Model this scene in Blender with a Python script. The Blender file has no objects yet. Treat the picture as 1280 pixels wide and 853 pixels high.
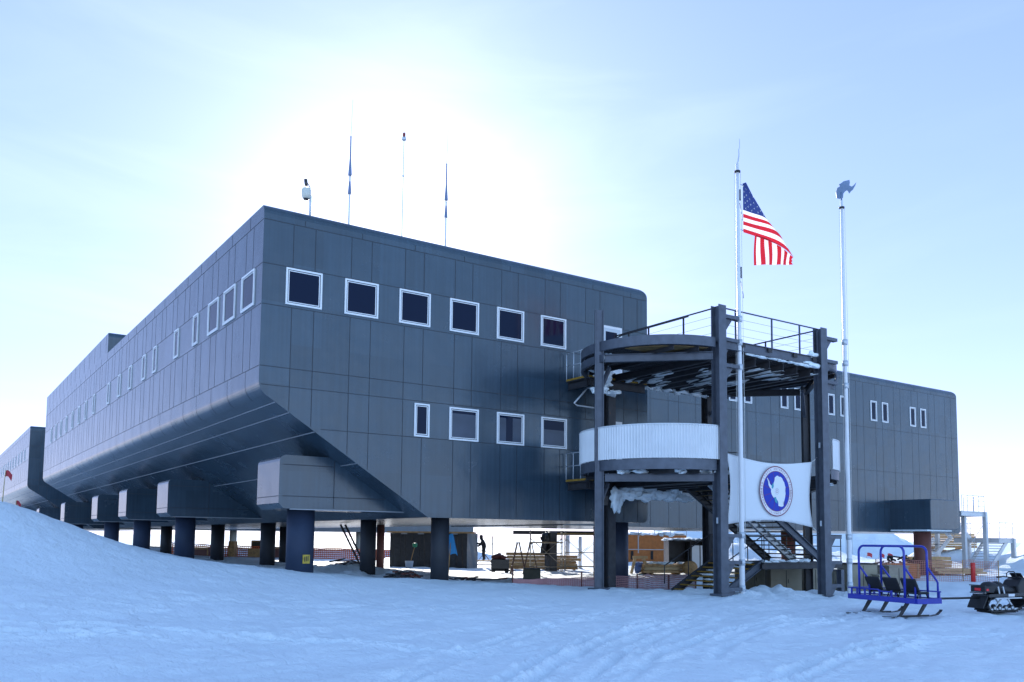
import bpy, bmesh, math, random
import numpy as np
from mathutils import Vector, Matrix
random.seed(7)
rng = np.random.RandomState(5)
R = math.radians
scene = bpy.context.scene
COL = scene.collection
PI = math.pi

# ---------------------------------------------------------------- materials
MATS = {}
def mat(name, col, rough=0.6, metal=0.0, spec=0.5, bump=None, var=0.0, varscale=3.0, rust=None, coat=0.0):
    """procedural Principled: colour variation by noise, optional bump (scale, dist) and optional rust/wear colour."""
    if name in MATS: return MATS[name]
    m = bpy.data.materials.new(name); m.use_nodes = True
    nt = m.node_tree; N = nt.nodes; L = nt.links
    b = N['Principled BSDF']
    b.inputs['Roughness'].default_value = rough
    b.inputs['Metallic'].default_value = metal
    b.inputs['Specular IOR Level'].default_value = spec
    b.inputs['Coat Weight'].default_value = coat
    tc = N.new('ShaderNodeTexCoord')
    src = None
    if var > 0:
        n = N.new('ShaderNodeTexNoise'); n.inputs['Scale'].default_value = varscale; n.inputs['Detail'].default_value = 6
        L.new(tc.outputs['Object'], n.inputs['Vector'])
        r = N.new('ShaderNodeMapRange'); r.inputs['From Min'].default_value = .3; r.inputs['From Max'].default_value = .7
        r.inputs['To Min'].default_value = 1-var; r.inputs['To Max'].default_value = 1+var
        L.new(n.outputs['Fac'], r.inputs['Value'])
        mx = N.new('ShaderNodeVectorMath'); mx.operation = 'SCALE'
        mx.inputs[0].default_value = col[:3]
        L.new(r.outputs['Result'], mx.inputs['Scale'])
        src = mx.outputs['Vector']
    if rust:
        n2 = N.new('ShaderNodeTexNoise'); n2.inputs['Scale'].default_value = rust[1]; n2.inputs['Detail'].default_value = 8
        L.new(tc.outputs['Object'], n2.inputs['Vector'])
        r2 = N.new('ShaderNodeMapRange'); r2.inputs['From Min'].default_value = rust[2]; r2.inputs['From Max'].default_value = rust[2]+.08
        L.new(n2.outputs['Fac'], r2.inputs['Value'])
        mm = N.new('ShaderNodeMix'); mm.data_type = 'RGBA'
        L.new(r2.outputs['Result'], mm.inputs['Factor'])
        if src: L.new(src, mm.inputs['A'])
        else: mm.inputs['A'].default_value = (*col[:3], 1)
        mm.inputs['B'].default_value = (*rust[0], 1)
        src = mm.outputs['Result']
    if src: L.new(src, b.inputs['Base Color'])
    else: b.inputs['Base Color'].default_value = (*col[:3], 1)
    if bump:
        n3 = N.new('ShaderNodeTexNoise'); n3.inputs['Scale'].default_value = bump[0]; n3.inputs['Detail'].default_value = 5
        L.new(tc.outputs['Object'], n3.inputs['Vector'])
        bp = N.new('ShaderNodeBump'); bp.inputs['Distance'].default_value = bump[1]; bp.inputs['Strength'].default_value = 1
        L.new(n3.outputs['Fac'], bp.inputs['Height']); L.new(bp.outputs['Normal'], b.inputs['Normal'])
    MATS[name] = m
    return m

def cladding_mat():
    m = bpy.data.materials.new('cladding'); m.use_nodes = True
    nt = m.node_tree; N = nt.nodes; L = nt.links; b = N['Principled BSDF']
    tc = N.new('ShaderNodeTexCoord')
    # each sheet its own slight tone: snap the position to the sheet grid
    mp = N.new('ShaderNodeMapping'); mp.inputs['Scale'].default_value = (1/1.02, 1/1.02, 1/1.33)
    L.new(tc.outputs['Object'], mp.inputs['Vector'])
    fl = N.new('ShaderNodeVectorMath'); fl.operation = 'FLOOR'; L.new(mp.outputs['Vector'], fl.inputs[0])
    wn = N.new('ShaderNodeTexWhiteNoise'); L.new(fl.outputs['Vector'], wn.inputs['Vector'])
    r = N.new('ShaderNodeMapRange'); r.inputs['To Min'].default_value = .84; r.inputs['To Max'].default_value = 1.13
    L.new(wn.outputs['Value'], r.inputs['Value'])
    n = N.new('ShaderNodeTexNoise'); n.inputs['Scale'].default_value = .6; n.inputs['Detail'].default_value = 8
    n.inputs['Roughness'].default_value = .65
    L.new(tc.outputs['Object'], n.inputs['Vector'])
    r2 = N.new('ShaderNodeMapRange'); r2.inputs['From Min'].default_value = .3; r2.inputs['From Max'].default_value = .7
    r2.inputs['To Min'].default_value = .88; r2.inputs['To Max'].default_value = 1.1
    L.new(n.outputs['Fac'], r2.inputs['Value'])
    # faint vertical water streaks
    mp2 = N.new('ShaderNodeMapping'); mp2.inputs['Scale'].default_value = (9, 9, .25)
    L.new(tc.outputs['Object'], mp2.inputs['Vector'])
    n4 = N.new('ShaderNodeTexNoise'); n4.inputs['Scale'].default_value = 1; n4.inputs['Detail'].default_value = 4
    L.new(mp2.outputs['Vector'], n4.inputs['Vector'])
    r4 = N.new('ShaderNodeMapRange'); r4.inputs['From Min'].default_value = .35; r4.inputs['From Max'].default_value = .75
    r4.inputs['To Min'].default_value = .88; r4.inputs['To Max'].default_value = 1.15
    L.new(n4.outputs['Fac'], r4.inputs['Value'])
    mu = N.new('ShaderNodeMath'); mu.operation = 'MULTIPLY'; L.new(r.outputs['Result'], mu.inputs[0]); L.new(r2.outputs['Result'], mu.inputs[1])
    mu2 = N.new('ShaderNodeMath'); mu2.operation = 'MULTIPLY'; L.new(mu.outputs[0], mu2.inputs[0]); L.new(r4.outputs['Result'], mu2.inputs[1])
    sc = N.new('ShaderNodeVectorMath'); sc.operation = 'SCALE'; sc.inputs[0].default_value = CLAD
    L.new(mu2.outputs[0], sc.inputs['Scale']); L.new(sc.outputs['Vector'], b.inputs['Base Color'])
    rr = N.new('ShaderNodeMapRange'); rr.inputs['To Min'].default_value = .20; rr.inputs['To Max'].default_value = .32
    L.new(n.outputs['Fac'], rr.inputs['Value']); L.new(rr.outputs['Result'], b.inputs['Roughness'])
    b.inputs['Specular IOR Level'].default_value = .72
    n3 = N.new('ShaderNodeTexNoise'); n3.inputs['Scale'].default_value = .8; n3.inputs['Detail'].default_value = 2
    L.new(tc.outputs['Object'], n3.inputs['Vector'])
    bp = N.new('ShaderNodeBump'); bp.inputs['Distance'].default_value = .035; bp.inputs['Strength'].default_value = .75
    L.new(n3.outputs['Fac'], bp.inputs['Height']); L.new(bp.outputs['Normal'], b.inputs['Normal'])
    return m

def snow_mat(name, scales, base=(.82, .90, .94)):
    m = bpy.data.materials.new(name); m.use_nodes = True
    nt = m.node_tree; N = nt.nodes; L = nt.links; b = N['Principled BSDF']
    b.inputs['Roughness'].default_value = .65; b.inputs['Specular IOR Level'].default_value = .25
    tc = N.new('ShaderNodeTexCoord')
    nv = N.new('ShaderNodeTexNoise'); nv.inputs['Scale'].default_value = .35; nv.inputs['Detail'].default_value = 10; nv.inputs['Roughness'].default_value = .7
    L.new(tc.outputs['Object'], nv.inputs['Vector'])
    rr = N.new('ShaderNodeMapRange'); rr.inputs['From Min'].default_value = .3; rr.inputs['From Max'].default_value = .7
    rr.inputs['To Min'].default_value = .93; rr.inputs['To Max'].default_value = 1.04
    L.new(nv.outputs['Fac'], rr.inputs['Value'])
    sc = N.new('ShaderNodeVectorMath'); sc.operation = 'SCALE'; sc.inputs[0].default_value = base
    L.new(rr.outputs['Result'], sc.inputs['Scale']); L.new(sc.outputs['Vector'], b.inputs['Base Color'])
    prev = None
    for (s, d, ax) in scales:
        mp = N.new('ShaderNodeMapping'); mp.inputs['Rotation'].default_value = (0, 0, R(20)); mp.inputs['Scale'].default_value = ax
        L.new(tc.outputs['Object'], mp.inputs['Vector'])
        n = N.new('ShaderNodeTexNoise'); n.inputs['Scale'].default_value = s; n.inputs['Detail'].default_value = 4
        n.inputs['Roughness'].default_value = .6
        L.new(mp.outputs['Vector'], n.inputs['Vector'])
        bp = N.new('ShaderNodeBump'); bp.inputs['Distance'].default_value = d; bp.inputs['Strength'].default_value = 1
        L.new(n.outputs['Fac'], bp.inputs['Height'])
        if prev: L.new(prev, bp.inputs['Normal'])
        prev = bp.outputs['Normal']
    L.new(prev, b.inputs['Normal'])
    return m

CLAD = (.031, .058, .084)
M_CLAD = cladding_mat()
M_SEAM = mat('panel_seam', (.014, .022, .033), .5)
M_LSEAM = mat('soffit_batten', (.30, .32, .35), .45)
M_TRIM = mat('roof_trim', (.07, .078, .09), .3, var=.1, varscale=1)
M_FRAME = mat('window_frame', (.78, .79, .80), .35)
M_GASK = mat('gasket', (.02, .02, .022), .5)
M_GLASS = mat('dark_glass', (.005, .011, .033), .05, spec=.14, bump=(1.2, .004))
M_SNOW = snow_mat('snow', [(.9, .16, (1, .4, 1)), (4.5, .10, (1, .55, 1)), (22, .025, (1, 1, 1))])
M_CLUMP = snow_mat('snow_clump', [(6, .04, (1, 1, 1)), (30, .01, (1, 1, 1))])
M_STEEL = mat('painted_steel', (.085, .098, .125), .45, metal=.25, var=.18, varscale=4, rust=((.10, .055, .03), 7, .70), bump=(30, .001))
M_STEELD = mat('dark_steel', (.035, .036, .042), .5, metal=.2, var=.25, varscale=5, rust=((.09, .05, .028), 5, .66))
M_GALV = mat('galvanised', (.52, .56, .60), .38, metal=.35, var=.06, varscale=2)
M_CORR = mat('corrugated_sheet', (.66, .68, .70), .42, metal=.15, var=.05, varscale=1.5)
M_WHITEP = mat('white_pole_paint', (.72, .73, .75), .35, var=.05, varscale=3)
M_YEL = mat('ochre_nosing', (.26, .15, .02), .6, var=.3, varscale=12)
M_BLACK = mat('black_rubber', (.012, .012, .014), .55, var=.2, varscale=8)
M_BLACKP = mat('black_plastic', (.014, .014, .017), .25, coat=.3)
M_BLUE = mat('blue_enamel', (.02, .03, .34), .32, var=.12, varscale=9, coat=.2, rust=((.10, .10, .16), 14, .74))
M_WOOD = mat('raw_timber', (.42, .24, .10), .75, var=.3, varscale=6, bump=(20, .004))
M_PLY = mat('plywood', (.50, .33, .16), .7, var=.18, varscale=4)
M_ORNG = mat('orange_paint', (.50, .17, .04), .55, var=.15, varscale=3)
M_RUSTC = mat('rust_red_column', (.15, .05, .038), .55, var=.15, varscale=2)
M_COLDARK = mat('dark_column', (.014, .016, .022), .6, var=.2, varscale=2)
M_COLUMN = mat('column_cladding', (.024, .037, .070), .6, spec=.3, var=.12, varscale=1.5, bump=(3, .003))
M_TANC = mat('tan_column', (.30, .25, .19), .6, var=.12)
M_TAN = mat('tan_box', (.33, .29, .21), .65, var=.12, varscale=2)
M_TARP = mat('black_tarp', (.018, .019, .023), .35, var=.2, bump=(2.5, .08))
M_PLASTIC = mat('grey_sheeting', (.32, .34, .37), .25, bump=(3, .10))
M_RED = mat('signal_red', (.60, .025, .02), .5, var=.1)
def cloth(name, col, tr=.5):
    m = mat(name, col, .8); nt = m.node_tree; N = nt.nodes; L = nt.links
    t = N.new('ShaderNodeBsdfTranslucent'); t.inputs['Color'].default_value = (*col, 1); mx = N.new('ShaderNodeMixShader'); mx.inputs[0].default_value = tr
    L.new(N['Principled BSDF'].outputs[0], mx.inputs[1]); L.new(t.outputs[0], mx.inputs[2]); L.new(mx.outputs[0], N['Material Output'].inputs['Surface'])
    return m
M_FLAGRED = cloth('flag_red', (.50, .015, .03))
M_FLAGWHT = cloth('flag_white', (.80, .80, .80))
M_FLAGBLU = cloth('flag_blue', (.025, .045, .18), .35)
M_EMWHT = mat('emblem_white', (.78, .80, .82), .75)
M_BANNER = mat('banner_cloth', (.74, .76, .78), .75, bump=(2.5, .012))
M_EMBLUE = mat('emblem_blue', (.015, .04, .40), .7)
M_EMRED = mat('emblem_maroon', (.20, .03, .06), .7)
M_TEAL = mat('emblem_teal', (.06, .34, .42), .7)
M_ROPE = mat('rope', (.62, .62, .60), .8)
M_MESHF = mat('faded_mesh_fence', (.46, .24, .24), .8, var=.2, varscale=2)
M_SIGNY = mat('yellow_sign', (.50, .36, .04), .5, var=.3, varscale=9)
M_CLOTHBLUE = mat('blue_cloth', (.05, .30, .60), .7)
M_GREEN = mat('green_plastic', (.02, .22, .10), .5)
M_OLIVE = mat('olive_metal', (.07, .065, .04), .6, var=.3)
M_SKIN = mat('skin', (.5, .3, .22), .6)
M_PARKA = mat('dark_parka', (.02, .02, .025), .8)
M_AMBER = mat('yellow_rail', (.34, .19, .02), .6, var=.25, varscale=8)

# ---------------------------------------------------------------- mesh builder
class MB:
    def __init__(s): s.bm = bmesh.new()
    def face(s, pts, mi=0):
        vs = [s.bm.verts.new(p) for p in pts]
        f = s.bm.faces.new(vs); f.material_index = mi; return f
    def box(s, x0, x1, y0, y1, z0, z1, mi=0):
        return s.obox(Vector(((x0+x1)/2, (y0+y1)/2, (z0+z1)/2)), Vector((1, 0, 0)), Vector((0, 1, 0)), Vector((0, 0, 1)), abs(x1-x0)/2, abs(y1-y0)/2, abs(z1-z0)/2, mi)
    def obox(s, c, ax, ay, az, hx, hy, hz, mi=0):
        c = Vector(c); v = []
        for i in (-1, 1):
            for j in (-1, 1):
                for k in (-1, 1):
                    v.append(s.bm.verts.new(c+ax*hx*i+ay*hy*j+az*hz*k))
        for q in ((0, 1, 3, 2), (4, 6, 7, 5), (0, 4, 5, 1), (2, 3, 7, 6), (0, 2, 6, 4), (1, 5, 7, 3)):
            f = s.bm.faces.new([v[i] for i in q]); f.material_index = mi
    def axes(s, p, q, up=(0, 0, 1)):
        p, q = Vector(p), Vector(q); d = (q-p).normalized(); up = Vector(up)
        if abs(d.dot(up)) > .99: up = Vector((0, 1, 0)) if abs(d.y) < .9 else Vector((1, 0, 0))
        a = d.cross(up).normalized(); b = a.cross(d).normalized()
        return p, q, d, a, b
    def beam(s, p, q, w, h, mi=0, up=(0, 0, 1)):
        p, q, d, a, b = s.axes(p, q, up)
        s.obox((p+q)/2, d, a, b, (q-p).length/2, w/2, h/2, mi)
    def ibeam(s, p, q, w, h, t=.018, mi=0, up=(0, 0, 1)):
        p, q, d, a, b = s.axes(p, q, up); L = (q-p).length/2; c = (p+q)/2
        s.obox(c, d, a, b, L, t/2, h/2-t, mi)
        for sg in (-1, 1): s.obox(c+b*sg*(h/2-t/2), d, a, b, L, w/2, t/2, mi)
    def tube(s, pts, r, n=8, mi=0, cap=True, closed=False):
        pts = [Vector(p) for p in pts]; rings = []
        m = len(pts); rad = r if isinstance(r, (list, tuple)) else [r]*m
        prev = None
        for i, p in enumerate(pts):
            if closed: d = (pts[(i+1) % m]-pts[i-1])
            else: d = pts[min(i+1, m-1)]-pts[max(i-1, 0)]
            d.normalize()
            if prev is None:
                up = Vector((0, 0, 1)) if abs(d.z) < .9 else Vector((1, 0, 0))
                a = d.cross(up).normalized()
            else:
                a = (prev-d*prev.dot(d)).normalized()
            prev = a; b = d.cross(a)
            rings.append([s.bm.verts.new(p+(a*math.cos(2*PI*k/n)+b*math.sin(2*PI*k/n))*rad[i]) for k in range(n)])
        for i in range(m if closed else m-1):
            A, B = rings[i], rings[(i+1) % m]
            for k in range(n):
                f = s.bm.faces.new((A[k], A[(k+1) % n], B[(k+1) % n], B[k])); f.material_index = mi; f.smooth = True
        if cap and not closed:
            for ring in (rings[0], rings[-1]):
                f = s.bm.faces.new(ring); f.material_index = mi
    def lathe(s, c, prof, n=20, mi=0, axis='z', arc=None):
        c = Vector(c); rings = []
        for (r, h) in prof:
            ring = []
            for k in range(n):
                t = 2*PI*k/n; x, y = r*math.cos(t), r*math.sin(t)
                v = Vector((x, y, h)) if axis == 'z' else (Vector((x, h, y)) if axis == 'y' else Vector((h, x, y)))
                ring.append(s.bm.verts.new(c+v))
            rings.append(ring)
        for A, B in zip(rings, rings[1:]):
            for k in range(n):
                f = s.bm.faces.new((A[k], A[(k+1) % n], B[(k+1) % n], B[k])); f.material_index = mi; f.smooth = True
        for ring in (rings[0], rings[-1]):
            f = s.bm.faces.new(ring); f.material_index = mi
    def prism(s, poly, off, mi=0):
        """polygon (3-D points) pushed along the vector off."""
        off = Vector(off); A = [s.bm.verts.new(p) for p in poly]; B = [s.bm.verts.new(Vector(p)+off) for p in poly]
        n = len(A)
        for f in (s.bm.faces.new(A), s.bm.faces.new(list(reversed(B)))): f.material_index = mi
        for i in range(n):
            f = s.bm.faces.new((A[i], B[i], B[(i+1) % n], A[(i+1) % n])); f.material_index = mi
    def lump(s, c, rx, ry, rz, seed=0, mi=0, sub=3, rough=.28):
        t = bmesh.new(); bmesh.ops.create_icosphere(t, subdivisions=sub, radius=1)
        r = np.random.RandomState(seed); ph = r.rand(6)*6.28; fr = 1.5+r.rand(6)*3.5; dv = r.randn(6, 3)
        dv /= np.linalg.norm(dv, axis=1)[:, None]
        mp = {}
        for v in t.verts:
            k = 1+rough*sum(math.sin(fr[i]*2*(v.co.x*dv[i, 0]+v.co.y*dv[i, 1]+v.co.z*dv[i, 2])+ph[i]) for i in range(6))/2.4
            mp[v] = s.bm.verts.new((c[0]+v.co.x*k*rx, c[1]+v.co.y*k*ry, c[2]+v.co.z*k*rz))
        for f in t.faces:
            g = s.bm.faces.new([mp[v] for v in f.verts]); g.smooth = True; g.material_index = mi
        t.free()
    def build(s, name, mats, parent=None, bevel=0, loc=None):
        bmesh.ops.recalc_face_normals(s.bm, faces=s.bm.faces[:])
        me = bpy.data.meshes.new(name); s.bm.to_mesh(me); s.bm.free()
        for m in (mats if isinstance(mats, (list, tuple)) else [mats]): me.materials.append(m)
        o = bpy.data.objects.new(name, me); COL.objects.link(o)
        if parent: o.parent = parent
        if loc: o.location = loc
        if bevel:
            md = o.modifiers.new('bevel', 'BEVEL'); md.width = bevel; md.segments = 2; md.limit_method = 'ANGLE'; md.angle_limit = R(50)
        return o

def tag(o, label=None, cat=None, group=None, kind=None):
    if label: o['label'] = label
    if cat: o['category'] = cat
    if group: o['group'] = group
    if kind: o['kind'] = kind
    return o
def thing(name, label, cat, loc=(0, 0, 0), rz=0, group=None):
    o = bpy.data.objects.new(name, None); COL.objects.link(o); o.empty_display_size = .2
    o.location = loc; o.rotation_euler = (0, 0, rz)
    return tag(o, label, cat, group)
def copy_tree(o, parent=None):
    c = o.copy(); COL.objects.link(c)
    if parent: c.parent = parent
    for ch in list(o.children): copy_tree(ch, c)
    return c

# ---------------------------------------------------------------- camera
CAM = Vector((-8.673, -27.063, 1.75))
RV = Vector((0.8270, -0.5617, 0.0093)); WV = Vector((0.5600, 0.8246, 0.0812))
WV.normalize(); RV = (RV-WV*RV.dot(WV)).normalized(); UV = RV.cross(WV).normalized()
cam_d = bpy.data.cameras.new('camera'); cam = bpy.data.objects.new('camera', cam_d); COL.objects.link(cam)
cam.matrix_world = Matrix(((RV.x, UV.x, -WV.x, CAM.x), (RV.y, UV.y, -WV.y, CAM.y), (RV.z, UV.z, -WV.z, CAM.z), (0, 0, 0, 1)))
cam_d.sensor_width = 36; cam_d.lens = 1090.48/1280*36; cam_d.shift_y = (585.94-426.5)/1280
cam_d.clip_end = 12000; cam_d.clip_start = .1
scene.camera = cam

# ---------------------------------------------------------------- light
SUN_EL, SUN_AZ = R(19.2), R(25.9)          # azimuth from +Y towards +X
SD = Vector((math.sin(SUN_AZ)*math.cos(SUN_EL), math.cos(SUN_AZ)*math.cos(SUN_EL), math.sin(SUN_EL)))
sl = bpy.data.lights.new('sun', 'SUN'); sl.energy = 2.4; sl.angle = R(.55); sl.color = (1, .95, .88)
so = bpy.data.objects.new('sun', sl); COL.objects.link(so)
so.rotation_euler = SD.to_track_quat('Z', 'Y').to_euler(); so.location = (0, 0, 40)
w = bpy.data.worlds.new('World'); scene.world = w; w.use_nodes = True
nt = w.node_tree; N = nt.nodes; L = nt.links; bg = N['Background']; bg.inputs['Strength'].default_value = .13
sky = N.new('ShaderNodeTexSky'); sky.sky_type = 'NISHITA'; sky.sun_disc = False
sky.sun_elevation = SUN_EL; sky.sun_rotation = SUN_AZ; sky.altitude = 2800
sky.air_density = 1.0; sky.dust_density = 0.1; sky.ozone_density = 0.7
tc = N.new('ShaderNodeTexCoord')
dt = N.new('ShaderNodeVectorMath'); dt.operation = 'DOT_PRODUCT'; dt.inputs[1].default_value = SD
L.new(tc.outputs['Generated'], dt.inputs[0])
def mth(op, a, b=None):
    n = N.new('ShaderNodeMath'); n.operation = op
    for i, v in enumerate((a, b)):
        if v is None: continue
        if isinstance(v, (int, float)): n.inputs[i].default_value = v
        else: L.new(v, n.inputs[i])
    return n.outputs[0]
dc = mth('MAXIMUM', dt.outputs['Value'], 0.0)
glow = mth('ADD', mth('MULTIPLY', mth('POWER', dc, 140), 2.2), mth('ADD', mth('MULTIPLY', mth('POWER', dc, 36), .95), mth('MULTIPLY', mth('POWER', dc, 10), .46)))
# thin high cirrus: stretched noise, brighter near the sun
mp = N.new('ShaderNodeMapping'); mp.inputs['Scale'].default_value = (1.2, 1.2, 7); mp.inputs['Rotation'].default_value = (R(8), R(-6), 0)
L.new(tc.outputs['Generated'], mp.inputs['Vector'])
cn = N.new('ShaderNodeTexNoise'); cn.inputs['Scale'].default_value = 1.6; cn.inputs['Detail'].default_value = 7; cn.inputs['Roughness'].default_value = .55; cn.inputs['Distortion'].default_value = .6
L.new(mp.outputs['Vector'], cn.inputs['Vector'])
cr = N.new('ShaderNodeMapRange'); cr.inputs['From Min'].default_value = .47; cr.inputs['From Max'].default_value = .8; cr.inputs['To Max'].default_value = 1.0
L.new(cn.outputs['Fac'], cr.inputs['Value'])
cir = mth('MULTIPLY', cr.outputs['Result'], mth('ADD', mth('MULTIPLY', mth('POWER', dc, 7), .50), 0.02))
tot = mth('ADD', glow, cir)
gc = N.new('ShaderNodeVectorMath'); gc.operation = 'SCALE'; gc.inputs[0].default_value = (1.0, .98, .95); L.new(tot, gc.inputs['Scale'])
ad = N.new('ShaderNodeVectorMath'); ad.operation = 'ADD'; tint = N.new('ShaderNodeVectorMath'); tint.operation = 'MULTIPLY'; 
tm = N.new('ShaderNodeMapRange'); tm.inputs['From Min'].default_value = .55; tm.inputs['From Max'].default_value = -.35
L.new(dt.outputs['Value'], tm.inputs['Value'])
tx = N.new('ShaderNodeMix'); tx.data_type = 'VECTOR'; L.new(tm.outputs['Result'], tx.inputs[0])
tx.inputs[4].default_value = (.97, .95, 1.06); tx.inputs[5].default_value = (.98, 1.13, 1.12)  # greener tint added opposite the sun, to colour the light on shaded snow
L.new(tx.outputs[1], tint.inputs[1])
# extra brightness added opposite the sun to light the snow, sun's side held down
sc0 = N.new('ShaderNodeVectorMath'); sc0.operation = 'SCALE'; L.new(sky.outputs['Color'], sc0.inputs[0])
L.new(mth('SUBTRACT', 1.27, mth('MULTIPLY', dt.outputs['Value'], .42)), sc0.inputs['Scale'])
# camera-like shoulder on the sky: brightest parts held back, channel by channel
sp = N.new('ShaderNodeSeparateXYZ'); L.new(sc0.outputs['Vector'], sp.inputs[0]); cb = N.new('ShaderNodeCombineXYZ')
for i, (k_, g_) in enumerate(((1.22, .66), (1.74, .58), (3.1, .6))):
    L.new(mth('MULTIPLY', mth('POWER', mth('DIVIDE', sp.outputs[i], k_), g_), k_), cb.inputs[i])
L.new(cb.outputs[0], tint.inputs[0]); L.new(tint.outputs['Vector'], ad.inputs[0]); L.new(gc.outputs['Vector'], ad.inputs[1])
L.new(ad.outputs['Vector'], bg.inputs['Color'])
scene.view_settings.view_transform = 'Standard'; scene.view_settings.look = 'None'; scene.view_settings.gamma = 1
scene.view_settings.exposure = 1.40
scene.view_settings.use_curve_mapping = False
scene.render.resolution_x = 1024; scene.render.resolution_y = 682

# ---------------------------------------------------------------- terrain: one sheet to the horizon
CP = np.array([
 (-6.6, 4.18, 2.80), (-5.44, 4.64, 2.40), (-4.2, 5.05, 1.95), (-2.98, 4.88, 1.48), (-1.95, 4.82, 1.14), (-.81, 4.06, .92), (.8, 2.99, .74),
 (2.14, 1.24, .58), (4.01, .23, .43), (6.07, -.79, .27), (8.23, -2.24, .16), (10.62, -3.61, .04), (13.49, -4.95, -.07), (13.63, -6.49, -.1),
 (16.56, -7.61, -.20), (17.92, -8.54, -.19), (12.26, -13.81, -.1), (15.48, -14.77, -.17), (-7.77, -15.01, .02), (-5.27, -16.1, -.02), (-2.26, -17.66, -.04),
 (.8, -19.74, -.04), (3.18, -21.35, -.01), (-7.19, -6.12, .58), (-4.45, -7.96, .28), (1.86, -11.6, -.03), (7, -10, -.04), (-7.2, -1, 1.35), (-4, -2, .85), (0, -3, .45),
 (-8.7, -27, 0), (-20, -27, .2), (5, -27, 0), (20, -27, -.05), (30, -20, -.2), (50, -15, -.4), (60, 0, -.3),
 (7, 8, .08), (7, 20, .15), (15, 6.6, -.25), (21, 17, -.26), (20, 30, -.25), (3.66, 12, .38), (10, 15, .2), (28, 45, -.1), (12, 50, .1), (17, 47, 0),
 (42, 29, -.1), (36, 18, -.25), (28, 11, -.25), (40, 0, -.42), (30, -5, -.38), (38, -2, -.5), (25, -3.5, -.45), (21, -2, -.4), (48, 8, -.15),
 (2.4, 18, .55), (2.5, 28, .75), (0, 34, 1.0), (-4, 20, 2.0), (-3.2, 10, 1.75), (-9, 12, 3.3), (-12, 6, 3.2), (-15, 0, 2.3), (-22, -10, 1.0), (-10, 30, 2.6), (-5, 50, 1.5), (-25, 15, 3.0), (-30, 50, 2),
 (60, 11, .1), (70, 22, 0), (80, 50, .1), (40, 70, .2), (5, 90, .8), (100, 20, 0), (100, 80, .3), (-60, 40, 1), (-60, -40, 0), (30, -60, 0), (90, -40, 0), (20, 120, .6)])
def tps_fit(P):
    n = len(P); d = np.hypot(P[:, None, 0]-P[None, :, 0], P[:, None, 1]-P[None, :, 1])
    K = np.where(d > 0, d*d*np.log(d+1e-12), 0)+np.eye(n)*.6
    A = np.zeros((n+3, n+3)); A[:n, :n] = K; A[:n, n] = 1; A[:n, n+1:] = P[:, :2]; A[n:, :n] = A[:n, n:].T
    b = np.zeros(n+3); b[:n] = P[:, 2]
    return np.linalg.solve(A, b)
TW = tps_fit(CP)
def vnoise(x, y, seed=0):
    """smooth value noise in [-1,1]"""
    xi = np.floor(x); yi = np.floor(y); fx = x-xi; fy = y-yi
    fx = fx*fx*fx*(fx*(fx*6-15)+10); fy = fy*fy*fy*(fy*(fy*6-15)+10)
    def h(a, b):
        v = np.sin(a*127.1+b*311.7+seed*74.7)*43758.5453
        return (v-np.floor(v))*2-1
    return (h(xi, yi)*(1-fx)+h(xi+1, yi)*fx)*(1-fy)+(h(xi, yi+1)*(1-fx)+h(xi+1, yi+1)*fx)*fy
# mounds (x, y, height, radius)
MOUNDS = [(60.5, 3.2, 2.7, 3.4), (65, 0, 2.6, 4.6), (57.0, 1.5, 1.0, 2.4), (60, -2.5, 1.3, 3.5), (60.3, 11.6, 1.15, 4.0), (78, 44, 4.2, 11), (64, 50, 2.6, 8), (79, 35, 3.6, 6.5), (90, 40, 2.6, 9), (52, 27, 1.8, 4), (62, 26, 1.2, 4),
          (15.0, -6.3, .22, .9), (17.4, -5.9, .28, 1.0), (20.3, -6.0, .18, 1.0), (21.8, -6.6, .15, .9), (8.0, 5.6, .3, 1.0), (6.4, 6.8, .25, .8), (9.8, 14.5, .3, 1.3), (24.4, 38.3, .5, 1.2), (14.1, -5.4, .15, .8)]
# snow machine and ski tracks across the foreground, as paths on the ground
TRACKS = [[(-7.55, -11.7), (-6.45, -11.72), (-5.24, -10.91), (-4.32, -11.58), (-2.85, -13.11), (-2.12, -13.86), (-1.31, -15.32)],
[(-4.16, -17.64), (-3.46, -16.97), (-0.84, -14.57), (2.09, -12.57), (4.04, -11.39), (6.53, -10.18)],
[(-4.02, -17.72), (-3.38, -17.17), (-0.73, -14.76), (1.88, -13.0)],
[(-3.2, -18.39), (-2.39, -17.76), (0.33, -15.39), (3.12, -13.4), (6.87, -11.82), (9.69, -11.11)],
[(-2.89, -18.58), (-2.08, -17.94), (0.19, -16.02), (3.05, -13.88), (6.23, -12.44)],
[(-2.56, -19.07), (-1.37, -18.22), (0.34, -16.86), (1.39, -16.01), (3.76, -14.28), (7.23, -12.51)],
[(-2.03, -19.28), (-1.0, -18.59), (0.55, -17.29), (2.36, -16.05), (5.5, -14.53)],
[(-0.16, -19.78), (1.14, -19.27), (3.34, -18.36), (5.39, -17.76), (7.37, -17.61), (9.36, -18.1), (13, -19)],
[(0.04, -20.03), (1.27, -19.5), (3.1, -18.84), (4.89, -18.36), (6.87, -18.2)],
[(0.44, -17.47), (1.75, -16.65), (3.72, -15.4), (7.07, -13.86), (10.03, -13.11), (12.2, -13.25)],
[(1.2, -17.9), (2.3, -17.0), (4.3, -15.9), (7.4, -14.5), (10.2, -14.0), (12.2, -14.5)],
[(-7.92, -10.51), (-7.45, -10.2), (-5.59, -10.44), (-3.63, -12.31), (-2.78, -13.52)],
[(-7.97, -11.2), (-7.55, -11.0), (-5.84, -11.3), (-5.05, -11.9)]]
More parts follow.
